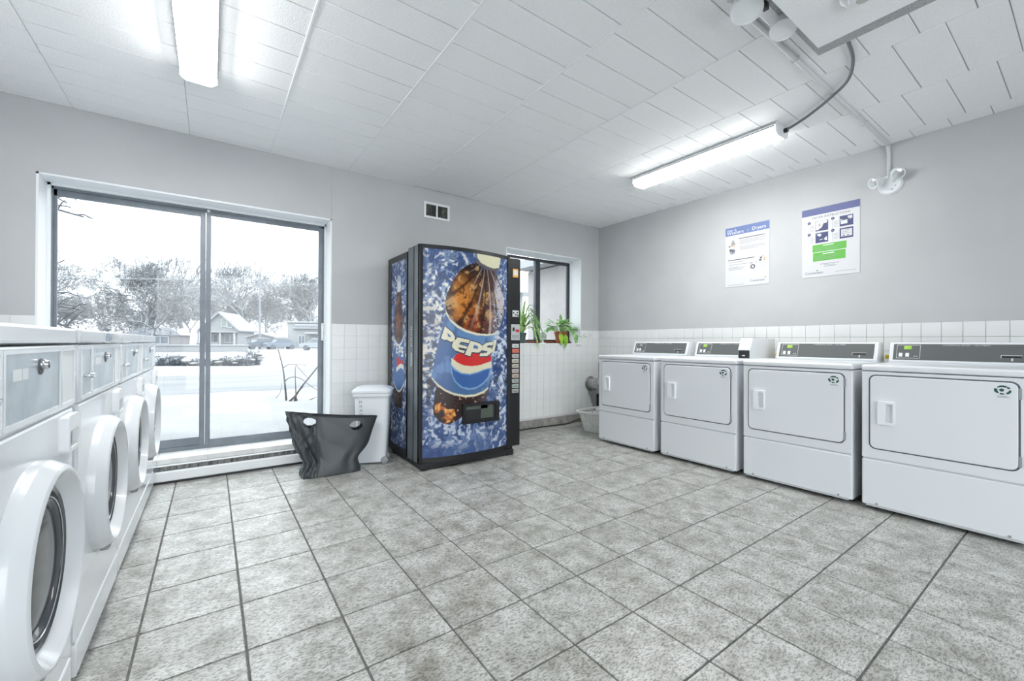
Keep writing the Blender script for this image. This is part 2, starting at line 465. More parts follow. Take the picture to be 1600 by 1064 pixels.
# window 2 ---------------------------------------------------------
win2 = struct(thing('window_2', 'small dark-framed sliding window above the tiled wall', None))
gx0, gx1, gz0, gz1 = 2.80, 3.985, 1.035, 2.125
b = B()
box(b, gx0, gx0+.03, fy, fy+.05, gz0, gz1); box(b, gx1-.026, gx1, fy, fy+.05, gz0, gz1); box(b, gx0, gx1, fy, fy+.05, gz1-.028, gz1); box(b, gx0, gx1, fy-.01, fy+.05, gz0, gz0+.045)
obj('window_frame', b, M_DARKFR, win2)
b = B(); box(b, 3.42, 3.468, fy+.004, fy+.03, gz0+.03, gz1-.02, r=.002); box(b, 3.44, gx1-.02, fy+.006, fy+.026, gz1-.04, gz1-.02); box(b, gx1-.042, gx1-.02, fy+.006, fy+.026, gz0+.03, gz1-.02)
obj('sash', b, M_DARKFR, win2)
b = B(); box(b, 3.385, 3.415, fy+.02, fy+.045, gz0+.03, gz1-.02, r=.002); obj('sash', b, M_ALU, win2)
pane('pane', gx0+.03, 3.40, fy+.035, gz0+.04, gz1-.03, win2); pane('pane', 3.45, gx1-.03, fy+.015, gz0+.04, gz1-.03, win2)
b = B(); box(b, 3.20, 3.98, fy-.03, fy-.008, gz0+.004, gz0+.028, r=.003); obj('sill_strip', b, mat('red_brown_strip', (.20, .055, .035), .5), win2)

# bulkhead on the ceiling -------------------------------------------
b = B(); box(b, 1.0, 2.385, -.6, .805, 2.475, 2.565, r=.003); box(b, 1.0, 2.60, -.6, .875, 2.565, H+.005, mi=1); struct(obj('ceiling_bulkhead', b, [M_CEIL, noisy(mat('shadow_grey_stipple', (.36, .38, .385), .9), (.30, .32, .325), (.46, .48, .485), 160, coords='World', bump=.5)]), 'boxed-in white bulkhead hanging below the ceiling, with an added grey shadow slab')  # wider grey slab added as the box's shadow band on the ceiling

# ================================================================== LIGHT FIXTURES
def lamp_mat():
    m = mat('lit_prismatic_lens', (.9, .92, .93), .4, emit=(1.0, .985, .965), estr=LAMP)
    return m
M_LENS = lamp_mat()
M_LENSIDE = mat('dim_lens_side', (.9, .92, .93), .4, emit=(1.0, .985, .965), estr=LAMP*.08)
def light_fixture(label, x, y0, y1):
    t = thing('ceiling_light', label, 'light', (x, (y0+y1)/2, H), group='fluorescent ceiling lights')
    L = (y1-y0)/2; w = .088
    b = B(); box(b, -w+.02, w-.02, -L+.012, L-.012, -.03, .002, r=.003); box(b, -w, w, -L, L, -.022, -.012, r=.003); obj('housing', b, M_WHITE, t)
    b = B(); prism(b, [(-w+.004, -.022), (-w+.004, -.062), (-w+.028, -.083), (w-.028, -.083), (w-.004, -.062), (w-.004, -.022)], lambda a, bb, c: (a, c, bb), -L+.014, L-.014); b.normal_update()
    for f in b.faces:
        if abs(f.normal.x) > .9: f.material_index = 1
    obj('diffuser', b, [M_LENS, M_LENSIDE], t)
    for s in (-1, 1):
        b = B(); prism(b, [(-w, -.0), (-w, -.064), (-w+.028, -.087), (w-.028, -.087), (w, -.064), (w, -.0)], lambda a, bb, c: (a, s*c, bb), L-.014, L, bevel=.003); obj('end_cap', b, M_PLASTIC, t)
    for s in (-1, 1):
        b = B(); box(b, s*(w-.001), s*(w+.003), -L+.02, L-.02, -.030, -.024); obj('side_slot', b, M_DGREY, t)
    return t
light_fixture('lit fluorescent ceiling light above the washers, nearest the large window', -.067, 1.80, 3.04)
light_fixture('lit fluorescent ceiling light above the dryers with a grey cable at its end', 3.325, 1.335, 2.60)

# ================================================================== DRYERS
M_SLOTGREY = mat('console_grey', (.115, .125, .125), .32, spec=.5)
M_HANDLE = mat('bright_white_plastic', (.86, .89, .92), .3)
M_LINE = mat('pale_print', (.6, .62, .62), .5)
M_LCD = mat('lcd_green', (.25, .42, .05), .3, emit=(.55, 1.0, .15), estr=.12)
M_STKG = mat('dark_green_print', (.02, .09, .06), .5)
M_STKT = mat('grey_print', (.28, .32, .33), .5)
def sticker(parent, x, yc, zc):
    """round arrows emblem, drawn with its left at larger y"""
    b = B(); fn = lambda a, c: (x, yc-a, zc+c)
    for t0, t1, ra, rb in ((60, 140, .019, .031), (25, 55, .020, .030), (160, 235, .019, .031), (-60, 5, .020, .031), (-115, -75, .020, .030)):
        n = 6
        for k in range(n):
            a0 = math.radians(t0+(t1-t0)*k/n); a1 = math.radians(t0+(t1-t0)*(k+1)/n)
            wob = 1 if k < n-2 else (.8 if k == n-2 else .5)
            rm = (ra+rb)/2; h = (rb-ra)/2*wob
            quad(b, [fn((rm-h)*math.cos(a0), (rm-h)*math.sin(a0)*.8), fn((rm+h)*math.cos(a0), (rm+h)*math.sin(a0)*.8), fn((rm+h)*math.cos(a1), (rm+h)*math.sin(a1)*.8), fn((rm-h)*math.cos(a1), (rm-h)*math.sin(a1)*.8)])
    f = b.faces.new([b.verts.new(fn(-.004+.009*math.cos(k*PI/6), .008*math.sin(k*PI/6))) for k in range(12)])
    for zz, wv in ((-.031, .036), (-.036, .044)):
        quad(b, [fn(-.02, zz), fn(-.02+wv, zz), fn(-.02+wv, zz-.0025), fn(-.02, zz-.0025)], 1)
    bmesh.ops.recalc_face_normals(b, faces=b.faces[:])
    return obj('emblem_sticker', b, [M_STKG, M_STKT], parent, smooth=0)
def dryer(label, yr, xf=3.39, lcd=True, meter=False, dz=0):
    W = .69
    t = thing('clothes_dryer', label, 'dryer', (xf, yr, dz), group='white clothes dryers along the wall')
    b = B(); box(b, .014, .705, .002, W-.002, .028, .872, r=.006); obj('body', b, M_ENAMEL2, t)
    b = B(); box(b, 0, .03, 0, W, .326, .872, r=.006); obj('front_panel', b, M_ENAMEL2, t)
    b = B(); box(b, 0, .03, 0, W, .030, .320, r=.009); lp = obj('lower_panel', b, M_ENAMEL2, t)
    b = B(); box(b, -.001, .02, .02, W-.02, .024, .040, r=.003); obj('toe_strip', b, mat('toe_strip_grey', (.5, .53, .55), .4) if 'toe_strip_grey' not in MATS else MATS['toe_strip_grey'], lp)
    for yy in (.075, W-.075):
        b = B(); cyl(b, (-.001, yy, .046), (-1, 0, 0), .006, -.002, .004, 10); obj('screw', b, M_MGREY, lp)
    b = B(); box(b, -.006, .706, -.003, W+.003, .876, .914, r=.013, seg=3); obj('top_panel', b, M_ENAMEL2, t)
    for yy in (.06, W-.06):
        for xx in (.08, .62):
            b = B(); cyl(b, (xx, yy, -dz), (0, 0, 1), .018, 0, .035, 12); obj('foot', b, M_BLACK, t)
    # door
    fx = lambda a, c, d: (-d, a, c)
    b = B(); prism(b, rrect(.0385, .6535, .3865, .8535, .035), fx, -.004, .0015); obj('door_gasket', b, M_DGREY, t)
    b = B(); prism(b, rrect(.046, .646, .394, .846, .030), fx, -.004, .010, bevel=.004); d = obj('door', b, M_ENAMEL2, t)
    # handle: raised plate with a finger pocket
    b = B(); ringprism(b, rrect(.525, .605, .549, .690, .006), rrect(.534, .570, .563, .676, .008), fx, .008, .028)
    h = obj('handle', b, M_HANDLE, d)
    for zz in (.44, .79):
        b = B(); box(b, -.009, .002, .034, .046, zz-.028, zz+.028, r=.002); obj('hinge', b, M_MGREY, d)
    sticker(d, -.0112, .098, .806)
    # console
    prof = [(.545, .914), (.540, .926), (.585, 1.048), (.595, 1.056), (.69, 1.056), (.70, 1.046), (.70, .914)]
    b = B(); prism(b, prof, lambda a, c, dd: (a, dd, c), (.175 if meter else .008), W-.008, bevel=.004); con = obj('console', b, M_ENAMEL2, t)
    sl = lambda y, k, off=0: (.540+(.585-.540)*k-off*.94, y, .926+(.122)*k+off*.345)     # point on the sloping face
    b = B()
    for (y0, y1, k0, k1, o0, o1) in (((.18 if meter else .030), .660, .08, .97, -.004, .002),):
        vs = [[b.verts.new(sl(y, k, o)) for (y, k) in ((y0, k0), (y1, k0), (y1, k1), (y0, k1))] for o in (o0, o1)]
        fs = [b.faces.new(vs[1]), b.faces.new(vs[0][::-1])]+[b.faces.new((vs[0][i], vs[0][(i+1) % 4], vs[1][(i+1) % 4], vs[1][i])) for i in range(4)]
        bmesh.ops.recalc_face_normals(b, faces=fs)
    face = obj('console_face', b, M_SLOTGREY, con, smooth=0)
    fq = lambda bm, y0, y1, k0, k1, o=.003, mi=0: quad(bm, [sl(y0, k0, o), sl(y0, k1, o), sl(y1, k1, o), sl(y1, k0, o)], mi)
    b = B()   # printed frame of the display and the lettering line
    for (y0, y1, k0, k1) in ((.640, .6425, .16, .92), (.520, .5225, .16, .92), (.5225, .640, .16, .185), (.5225, .640, .895, .92)): fq(b, y0, y1, k0, k1)
    if True:
        text_into(b, 'COMMERCIAL DRYER  \u2022  ALL FABRIC', .0125, lambda a, c: sl((.44 if meter else .415)-a*(.85 if meter else 1.05), .885+c/.13-.01, .003))
    for k in range(2): fq(b, .533+.012*k, .540+.012*k, .26, .31)
    bmesh.ops.recalc_face_normals(b, faces=b.faces[:]); obj('console_print', b, M_LINE, con, smooth=0)['kind'] = 'stuff'
    b = B(); fq(b, .566, .604, .67, .85); obj('display', b, M_LCD if lcd else M_MGREY, con, smooth=0)
    if lcd:
        b = B()
        for k, ch in enumerate(('1', '2', '0')): text_into(b, ch, .020, lambda a, c, k=k: sl(.601-.012*k-a, .69+c/.13, .0036))
        obj('digits', b, mat('digit_dark', (.03, .06, .01), .4) if 'digit_dark' not in MATS else MATS['digit_dark'], con, smooth=0)
    for y0 in (.575, .610):
        b = B(); vs = [sl(y0, .24, .001), sl(y0+.02, .24, .001), sl(y0+.02, .46, .001), sl(y0, .46, .001)]; vt = [sl(y0+.001, .25, .007), sl(y0+.019, .25, .007), sl(y0+.019, .45, .007), sl(y0+.001, .45, .007)]
        v0 = [b.verts.new(p) for p in vs]; v1 = [b.verts.new(p) for p in vt]
        fs = [b.faces.new(v1)]+[b.faces.new((v0[i], v0[(i+1) % 4], v1[(i+1) % 4], v1[i])) for i in range(4)]; bmesh.ops.recalc_face_normals(b, faces=fs); obj('button', b, M_PLASTIC, con, smooth=0)
    if not meter:
        b = B(); fq(b, .075, .155, .30, .40, .0032); obj('card_slot', b, M_BLACK, con, smooth=0)
        b = B()
        fq(b, .073, .157, .40, .425, .0034); fq(b, .155, .158, .28, .425, .0034); fq(b, .108, .116, .14, .28, .0034); obj('slot_trim', b, M_LINE, con, smooth=0)
    else:
        # white coin meter box standing on the right of the console
        b = B(); prism(b, [(.36, .914), (.36, .995), (.405, 1.088), (.83, 1.088), (.83, .914)], lambda a, c, dd: (a, dd, c), .064, .165, bevel=.004); mb = obj('coin_meter', b, M_PLASTIC, t)
        b = B(); box(b, .352, .362, .068, .160, .918, .985, r=.004); obj('meter_face', b, M_BLACK, mb)
        b = B(); box(b, .346, .353, .10, .128, .935, .945, r=.002); obj('coin_slide', b, M_CHROME, mb)
    return t
dryer('white dryer nearest the corner and the laundry basket', 2.442, xf=3.37, lcd=False)
dryer('white dryer with a coin meter box standing on its top', 1.692, xf=3.385, meter=True)
dryer('white dryer second from the right, right of the coin meter box', .950, xf=3.39)
dryer('white dryer at the right edge of the photo, largest in view', .212, xf=3.39)

# gas valves behind the dryers
M_YEL = mat('yellow_plastic', (.72, .52, .03), .45)
for k, (yy, lab) in enumerate(((1.665, 'yellow handled gas valve beside the coin meter box'), (.925, 'yellow handled gas valve between the two right dryers'))):
    t = thing('gas_valve', lab, 'valve', (XR, yy, .88), group='gas valves behind the dryers')
    b = B(); tube(b, [(-.005, 0, -.3), (-.06, 0, -.25), (-.06, 0, .0), (-.06, 0, .05)], .012, 8); obj('pipe', b, M_BLACK, t)
    b = B(); box(b, -.30, -.05, -.014, .014, .055, .085, r=.006); obj('handle', b, M_YEL, t)
    b = B(); cyl(b, (-.06, 0, .04), (0, 0, 1), .02, 0, .03, 10); obj('valve_body', b, M_BLACK, t)

# ================================================================== WASHERS
M_DOORP = mat('grey_white_door_plastic', (.64, .675, .70), .25, coat=.3)
M_DRUM = mat('dark_door_glass', (.012, .014, .016), .16, spec=.28)
M_DRUM2 = mat('smoky_glass_rim', (.07, .08, .088), .10, spec=.6)
M_BLUESTK = noisy(mat('blue_grey_sticker', (.3, .36, .45), .5), (.22, .28, .38), (.42, .48, .55), 60)
def washer(label, y0, blue=False, sticker_spots=True):
    t = thing('front_load_washer', label, 'washer', (-.33, y0, 0), group='front-load washers along the left wall')
    W = .69
    b = B(); box(b, -.76, -.010, .002, W-.002, .02, 1.034, r=.005); obj('body', b, M_ENAMEL, t)
    b = B(); box(b, -.03, 0, 0, W, .125, .852, r=.007); fp = obj('front_panel', b, M_ENAMEL, t)
    b = B(); box(b, -.03, .001, 0, W, .022, .121, r=.005); obj('kick_panel', b, M_ENAMEL, t)
    b = B(); box(b, -.762, .006, -.001, W+.001, 1.039, 1.081, r=.007); cap = obj('top_cap', b, M_ENAMEL, t)
    if blue:
        b = B(); box(b, .004, .0068, .37, .49, 1.044, 1.074); obj('sticker', b, M_BLUESTK, cap)
    # control panel
    b = B(); box(b, -.03, .001, 0, W, .857, 1.034, r=.005); cp = obj('control_panel', b, M_ENAMEL, t)
    fx = lambda a, c, d: (d, a, c)
    for (a0, a1, m, nm) in ((.018, .142, M_STEEL, 'coin_plate'), (.168, .535, M_STEEL, 'service_plate'), (.553, .672, M_WHITE, 'blank_plate')):
        b = B(); ringprism(b, rrect(a0-.010, a1+.010, .866, 1.026, .004, 3), rrect(a0, a1, .876, 1.018, .003, 3), fx, -.002, .006); obj('plate_frame', b, M_ENAMEL, cp)
        b = B(); prism(b, rrect(a0, a1, .876, 1.018, .003, 3), fx, -.002, .003); pl = obj(nm, b, m, cp, smooth=0)
        if nm == 'service_plate':
            b = B(); lathe(b, [(0, .013), (.006, .013), (.008, .0105), (.014, .010), (.016, .007), (.016, 0)], axis_fn((.003, .384, .99), (1, 0, 0)), 18); obj('lock', b, M_CHROME, pl)
            b = B(); cyl(b, (.003, .384, .985), (1, 0, 0), .019, 0, .002, 18); obj('lock_rose', b, M_DGREY, pl)
            if sticker_spots:
                b = B(); box(b, .003, .0038, .215, .262, .962, .986); box(b, .003, .0038, .27, .30, .962, .986); obj('paper_label', b, M_WHITE, pl)
        if nm == 'coin_plate':
            b = B(); box(b, .003, .022, .05, .095, .931, .941, r=.002); cyl(b, (.02, .052, .936), (1, 0, 0), .009, -.002, .008, 12); obj('coin_slide', b, M_CHROME, pl)
    # detergent drawer with scooped handle
    b = B(); ringprism(b, rrect(.545, .668, .742, .842, .014), rrect(.562, .650, .752, .800, .010), fx, -.002, .020); box(b, -.002, .005, .555, .66, .75, .835); dr = obj('detergent_drawer', b, M_PLASTIC, t)
    b = B(); prism(b, rrect(.563, .649, .753, .799, .010), fx, .003, .0065); obj('finger_scoop', b, M_MGREY, dr)
    # door
    cx = (0, .345, .528); fn = axis_fn(cx, (1, 0, 0))
    b = B(); lathe(b, [(-.004, .240), (.020, .238), (.023, .2365), (.046, .2225), (.0485, .219), (.050, .213), (.0485, .209), (.014, .184), (.004, .182)], fn, 72); d = obj('door', b, M_DOORP, t, smooth=22)
    b = B(); lathe(b, [(.004, .185), (.018, .183), (.021, .177), (.018, .169), (.012, .167), (.012, .158), (.016, .156), (.018, .149), (.014, .143), (.008, .140)], fn, 56); g = obj('door_glass', b, M_DRUM2, d)
    b = B(); lathe(b, [(.008, .142), (.015, .122), (.019, .075), (.020, 0)], fn, 48); obj('porthole', b, M_DRUM, d)
    b = B(); tube(b, [cx_off(fn, .0195, .153, 2*PI*k/40) for k in range(41)], .0016, 6, cap=False); obj('chrome_ring', b, M_CHROME, g)
    b = B(); box(b, .0, .034, .570, .606, .49, .56, r=.006); obj('door_hinge', b, M_PLASTIC, d)
    b = B(); box(b, .004, .03, .30, .39, .281, .292, r=.004); obj('door_tab', b, M_MGREY, d)
    for yy in (.06, W-.06):
        for xx in (-.70, -.07):
            b = B(); cyl(b, (xx, yy, 0), (0, 0, 1), .02, 0, .03, 12); obj('foot', b, M_BLACK, t)
    return t
def cx_off(fn, h, r, a): return fn(h, r*math.cos(a), r*math.sin(a))
washer('white front-load washer nearest the camera, cut by the left edge', 1.068)
washer('white front-load washer second from the camera, blue sticker on its cap', 1.815, blue=True)
washer('white front-load washer second from the large window', 2.533, sticker_spots=False)
washer('white front-load washer closest to the large window', 3.236, sticker_spots=False)

# ================================================================== BASEBOARD HEATER
t = thing('baseboard_heater', 'long white convector heater under the large window sill', 'heater', (W1[0], YB, 0))
Lh = W1[1]-W1[0]
b = B(); box(b, 0, Lh, -.04, -.006, .02, .128); obj('back_plate', b, M_DGREY, t, smooth=0)
b = B(); prism(b, [(-.062, .018), (-.066, .024), (-.066, .082), (-.060, .090), (-.050, .092), (-.050, .018)], lambda a, c, d: (d, a, c), 0, Lh); obj('front_cover', b, M_WHITE, t)
b = B(); prism(b, [(-.046, .133), (-.052, .129), (-.050, .124), (-.02, .126), (-.02, .133)], lambda a, c, d: (d, a, c), 0, Lh); obj('top_lip', b, M_WHITE, t)
b = B(); box(b, .01, Lh-.01, -.048, -.04, .094, .122); obj('fin_grille', b, noisy(mat('dusty_fins', (.14, .14, .14), .8), (.06, .065, .07), (.24, .24, .23), 60, stretch=(1, 1, .2)), t, smooth=0)
b = B(); box(b, .0, Lh, -.058, -.04, .0, .016); obj('floor_gap_shade', b, M_BLACK, t, smooth=0)  # black strip stands for the shade in the gap under the cover

# outlines of the printed artwork, in panel coordinates (0..1 across, 0..1 up)
ART = {
  'cap': [(0.556, 1.005), (0.568, 0.977), (0.615, 0.955), (0.698, 0.942), (0.787, 0.937), (0.858, 0.944), (0.883, 0.971), (0.891, 1.005)],
  'ring': [(0.549, 0.981), (0.559, 0.96), (0.608, 0.939), (0.698, 0.924), (0.803, 0.922), (0.854, 0.932), (0.867, 0.947), (0.772, 0.938), (0.656, 0.947), (0.588, 0.967)],
  'body': [(0.555, 0.955), (0.474, 0.94), (0.379, 0.911), (0.312, 0.87), (0.269, 0.827), (0.228, 0.785), (0.211, 0.739), (0.222, 0.704), (0.259, 0.673), (0.325, 0.644), (0.417, 0.616), (0.527, 0.601), (0.632, 0.594), (0.746, 0.595), (0.838, 0.607), (0.895, 0.647), (0.938, 0.698), (0.954, 0.755), (0.936, 0.822), (0.884, 0.876), (0.827, 0.911), (0.803, 0.929), (0.684, 0.922), (0.615, 0.937)],
  'band': [(0.218, 0.709), (0.259, 0.668), (0.342, 0.636), (0.435, 0.614), (0.566, 0.598), (0.688, 0.594), (0.776, 0.597), (0.858, 0.616), (0.871, 0.609), (0.791, 0.591), (0.688, 0.585), (0.559, 0.587), (0.429, 0.602), (0.337, 0.624), (0.265, 0.654), (0.222, 0.688)],
  'label': [(0.222, 0.693), (0.27, 0.656), (0.342, 0.628), (0.435, 0.606), (0.566, 0.591), (0.688, 0.588), (0.784, 0.595), (0.867, 0.613), (0.831, 0.557), (0.785, 0.502), (0.766, 0.452), (0.763, 0.392), (0.713, 0.317), (0.649, 0.296), (0.543, 0.284), (0.421, 0.285), (0.307, 0.299), (0.22, 0.318), (0.147, 0.346), (0.085, 0.382), (0.085, 0.398), (0.116, 0.473), (0.145, 0.545), (0.181, 0.617)],
  'band2': [(0.082, 0.387), (0.147, 0.35), (0.22, 0.323), (0.307, 0.304), (0.421, 0.291), (0.543, 0.291), (0.649, 0.303), (0.717, 0.323), (0.713, 0.312), (0.652, 0.292), (0.544, 0.279), (0.421, 0.28), (0.307, 0.293), (0.22, 0.313), (0.145, 0.34), (0.085, 0.377)],
  'globe': [(0.272, 0.457), (0.305, 0.485), (0.361, 0.503), (0.479, 0.508), (0.633, 0.502), (0.762, 0.484), (0.763, 0.397), (0.712, 0.36), (0.635, 0.333), (0.543, 0.316), (0.456, 0.315), (0.374, 0.33), (0.312, 0.359), (0.278, 0.401)],
  'red': [(0.296, 0.47), (0.327, 0.493), (0.384, 0.503), (0.58, 0.507), (0.689, 0.488), (0.753, 0.483), (0.757, 0.454), (0.69, 0.447), (0.607, 0.436), (0.504, 0.432), (0.407, 0.438), (0.339, 0.453)],
  'cream': [(0.278, 0.474), (0.296, 0.47), (0.339, 0.453), (0.407, 0.438), (0.504, 0.432), (0.607, 0.436), (0.69, 0.447), (0.757, 0.453), (0.763, 0.421), (0.662, 0.415), (0.581, 0.404), (0.48, 0.395), (0.385, 0.402), (0.317, 0.423), (0.281, 0.444)],
  'blue': [(0.281, 0.432), (0.317, 0.413), (0.385, 0.395), (0.48, 0.388), (0.581, 0.397), (0.662, 0.409), (0.736, 0.416), (0.712, 0.376), (0.642, 0.346), (0.562, 0.327), (0.481, 0.323), (0.397, 0.333), (0.331, 0.359), (0.295, 0.39)],
  'P1': [(0.212, 0.628), (0.287, 0.6), (0.317, 0.577), (0.309, 0.559), (0.271, 0.553), (0.226, 0.565), (0.209, 0.561), (0.174, 0.572)],
  'P1h': [(0.236, 0.598), (0.271, 0.584), (0.273, 0.574), (0.241, 0.58)],
  'E': [(0.343, 0.576), (0.478, 0.563), (0.47, 0.547), (0.381, 0.554), (0.356, 0.542), (0.451, 0.531), (0.443, 0.519), (0.351, 0.527), (0.358, 0.517), (0.422, 0.509), (0.414, 0.497), (0.321, 0.511), (0.284, 0.53), (0.291, 0.55)],
  'P2': [(0.488, 0.56), (0.595, 0.547), (0.636, 0.533), (0.628, 0.51), (0.58, 0.499), (0.503, 0.503), (0.486, 0.482), (0.423, 0.491)],
  'P2h': [(0.531, 0.54), (0.582, 0.531), (0.575, 0.518), (0.518, 0.522)],
  'S': [(0.688, 0.55), (0.787, 0.555), (0.777, 0.538), (0.706, 0.535), (0.692, 0.527), (0.765, 0.521), (0.765, 0.501), (0.704, 0.482), (0.597, 0.481), (0.607, 0.496), (0.689, 0.497), (0.703, 0.505), (0.633, 0.511), (0.636, 0.534)],
  'I': [(0.796, 0.563), (0.836, 0.568), (0.802, 0.506), (0.762, 0.5)],
  'bottom': [(0.147, 0.346), (0.22, 0.318), (0.307, 0.299), (0.421, 0.285), (0.543, 0.284), (0.649, 0.296), (0.72, 0.317), (0.706, 0.279), (0.678, 0.253), (0.583, 0.236), (0.422, 0.211), (0.387, 0.182), (0.308, 0.159), (0.232, 0.153), (0.159, 0.17), (0.108, 0.202), (0.098, 0.237), (0.113, 0.282), (0.117, 0.317)],
  'amber': [(0.118, 0.252), (0.169, 0.261), (0.232, 0.228), (0.307, 0.226), (0.33, 0.194), (0.275, 0.166), (0.222, 0.157), (0.164, 0.172), (0.118, 0.202)],
  'shade': [(0.067, 0.388), (0.127, 0.347), (0.087, 0.318), (0.059, 0.253), (0.034, 0.264), (0.043, 0.344), (0.028, 0.394)],
  'chute': [(0.392, 0.249), (0.835, 0.249), (0.836, 0.146), (0.399, 0.147)],
}
def inpoly(S, Tt, poly):
    ins = np.zeros(S.shape, bool); n = len(poly); j = n-1
    for i in range(n):
        xi, yi = poly[i]; xj, yj = poly[j]
        c = ((yi > Tt) != (yj > Tt)) & (S < (xj-xi)*(Tt-yi)/(yj-yi+1e-12)+xi)
        ins ^= c; j = i
    return ins
def vnoise(S, Tt, sx, sy, seed):
    r = np.random.default_rng(seed); g = r.random((66, 66))
    x = S*sx; y = Tt*sy; xi = np.floor(x).astype(int); yi = np.floor(y).astype(int); fx = x-xi; fy = y-yi
    fx = fx*fx*(3-2*fx); fy = fy*fy*(3-2*fy); a = lambda i, j: g[(xi+i) % 66, (yi+j) % 66]
    return (a(0, 0)*(1-fx)+a(1, 0)*fx)*(1-fy)+(a(0, 1)*(1-fx)+a(1, 1)*fx)*fy
def fbm(S, Tt, sx, sy, seed, o=4):
    v = 0; amp = 1; tot = 0
    for k in range(o):
        v = v+amp*vnoise(S, Tt, sx*2**k, sy*2**k, seed+k); tot += amp; amp *= .55
    return v/tot
def lin(*c): return np.array(srgb(*c)[:3])
def blend(C, m, col, a=1.0):
    m = np.asarray(m, float)*a
    return C*(1-m[..., None])+np.asarray(col)*m[..., None]
def sstep(x, a, b):
    t = np.clip((x-a)/(b-a), 0, 1); return t*t*(3-2*t)
def splash(S, Tt, asp, seed):
    """blue water with white spray"""
    wx = fbm(S, Tt, 5, 5*asp, seed+40, 3)-.5; wy = fbm(S, Tt, 5, 5*asp, seed+50, 3)-.5
    S2 = S+.22*wx; T2 = Tt+.22*wy/asp
    big = fbm(S2, T2, 3, 3*asp, seed, 3)
    rid = 1-np.abs(2*fbm(S2, T2, 12, 12*asp, seed+10, 4)-1)*2.6
    fine = (fbm(S+.05*wx, Tt+.05*wy/asp, 30, 30*asp, seed+20, 3)-.5)*4.6+.25*rid
    return big, rid, fine
def art_front(S, Tt):
    big, rid, fine = splash(S, Tt, 2.05, 3)
    C = np.zeros(S.shape+(3,))+lin(72, 98, 148)
    C = blend(C, sstep(big, .55, .3), lin(48, 72, 128))
    dens = np.clip(1.15-1.35*np.abs(S-.15)*0-sstep(.20-Tt, -.06, .12)*.95, 0, 1)*np.clip(.55+.6*sstep(.45-np.abs(Tt-.55), 0, .3), 0, 1)
    dens = dens*(.18+1.0*sstep(big, .36, .56))
    C = blend(C, sstep(rid, .35, .95)*dens, lin(150, 172, 206))
    C = blend(C, sstep(fine, .55, .95)*dens, lin(238, 240, 236))
    C = blend(C, sstep(fine, -.1, -.7)*dens*.75, lin(60, 66, 84))
    left = sstep(.34-S, .0, .28)*sstep(Tt, .28, .42)*sstep(.86-Tt, 0, .2)
    C = blend(C, left*sstep(fine, .1, .7)*.8, lin(226, 222, 208)); C = blend(C, left*sstep(fine, 0, -.6)*.7, lin(92, 88, 84))
    # soft spray at the foot
    foot = sstep(.20-Tt, -.05, .06)*sstep(Tt, .02, .09)*sstep(.80-S+.5*Tt, 0, .25)
    C = blend(C, foot*sstep(rid, .1, .9)*.55, lin(134, 158, 198)); C = blend(C, foot*sstep(fine+.8*big, .55, 1.15)*.85, lin(206, 216, 232))
    C = blend(C, inpoly(S, Tt, ART['shade']), lin(60, 48, 46), .7)
    # bottle
    bd = inpoly(S, Tt, ART['body']); n1 = fbm(S, Tt, 16, 30, 90, 4); n2 = vnoise(S, Tt, 46, 92, 95)
    u = (S-.22)/.62; vv = (Tt-.6)/.36
    warm = np.exp(-((u-.28)**2/.055+(vv-.42)**2/.10)); warm2 = np.exp(-((u-.48)**2/.05+(vv-.10)**2/.06))
    brown = np.zeros_like(C)+lin(58, 34, 26)
    brown = blend(brown, np.clip(warm*1.15, 0, 1), lin(214, 138, 62)); brown = blend(brown, np.clip(warm2*.9, 0, 1), lin(150, 62, 26))
    brown = blend(brown, sstep(u, .62, .95), lin(118, 84, 80)); brown = blend(brown, sstep(u, .86, 1.02)*.8, lin(196, 200, 216))
    brown = blend(brown, sstep(.16-u, 0, .12)*.85, lin(30, 24, 26)); brown = blend(brown, sstep(vv, .72, .95)*.9, lin(26, 22, 24))
    brown = blend(brown, sstep(n1, .56, .7)*.55, lin(236, 186, 120)); brown = blend(brown, sstep(n1, .44, .32)*.7, lin(46, 22, 14))
    brown = blend(brown, (n2 > .86)*.8, lin(40, 22, 16))
    # curved flutes running from neck to label
    cxn, ctn = .67, .975
    ang = np.arctan2(S-cxn+.55*(Tt-ctn)**2*0, (ctn-Tt)*1.6); rr = np.hypot(S-cxn, (ctn-Tt)*1.6)
    fl = np.sin((ang+.35*rr)*15); brown = blend(brown, sstep(fl, .80, .96)*sstep(rr, .05, .2)*.75, lin(40, 26, 24)); brown = blend(brown, sstep(-fl, .86, .98)*sstep(u, .35, .7)*.6, lin(214, 196, 186))
    C = np.where(bd[..., None], brown, C)
    bt = inpoly(S, Tt, ART['bottom']); bb_ = np.zeros_like(C)+lin(52, 34, 34); am = inpoly(S, Tt, ART['amber'])
    bb_ = blend(bb_, am*sstep(n1, .40, .60), lin(206, 116, 40)); bb_ = blend(bb_, am*sstep(n1, .58, .7), lin(240, 180, 100)); bb_ = blend(bb_, (n2 > .88)*.8, lin(214, 170, 130)); bb_ = blend(bb_, sstep(S, .55, .7)*.5, lin(110, 100, 112))
    C = np.where(bt[..., None], bb_, C)
    C = blend(C, inpoly(S, Tt, ART['ring']), lin(96, 88, 96)); C = blend(C, inpoly(S, Tt, ART['cap']), lin(226, 224, 190))
    # label
    lb = inpoly(S, Tt, ART['label']); ln = np.zeros_like(C)+lin(80, 114, 160)
    ln = blend(ln, sstep(.34-S, 0, .16)*.5, lin(56, 92, 158)); ln = blend(ln, sstep(fbm(S, Tt, 7, 12, 120, 3), .52, .66)*.45, lin(128, 172, 222)); ln = blend(ln, sstep(S, .66, .80)*.6, lin(150, 184, 222))
    C = np.where(lb[..., None], ln, C)
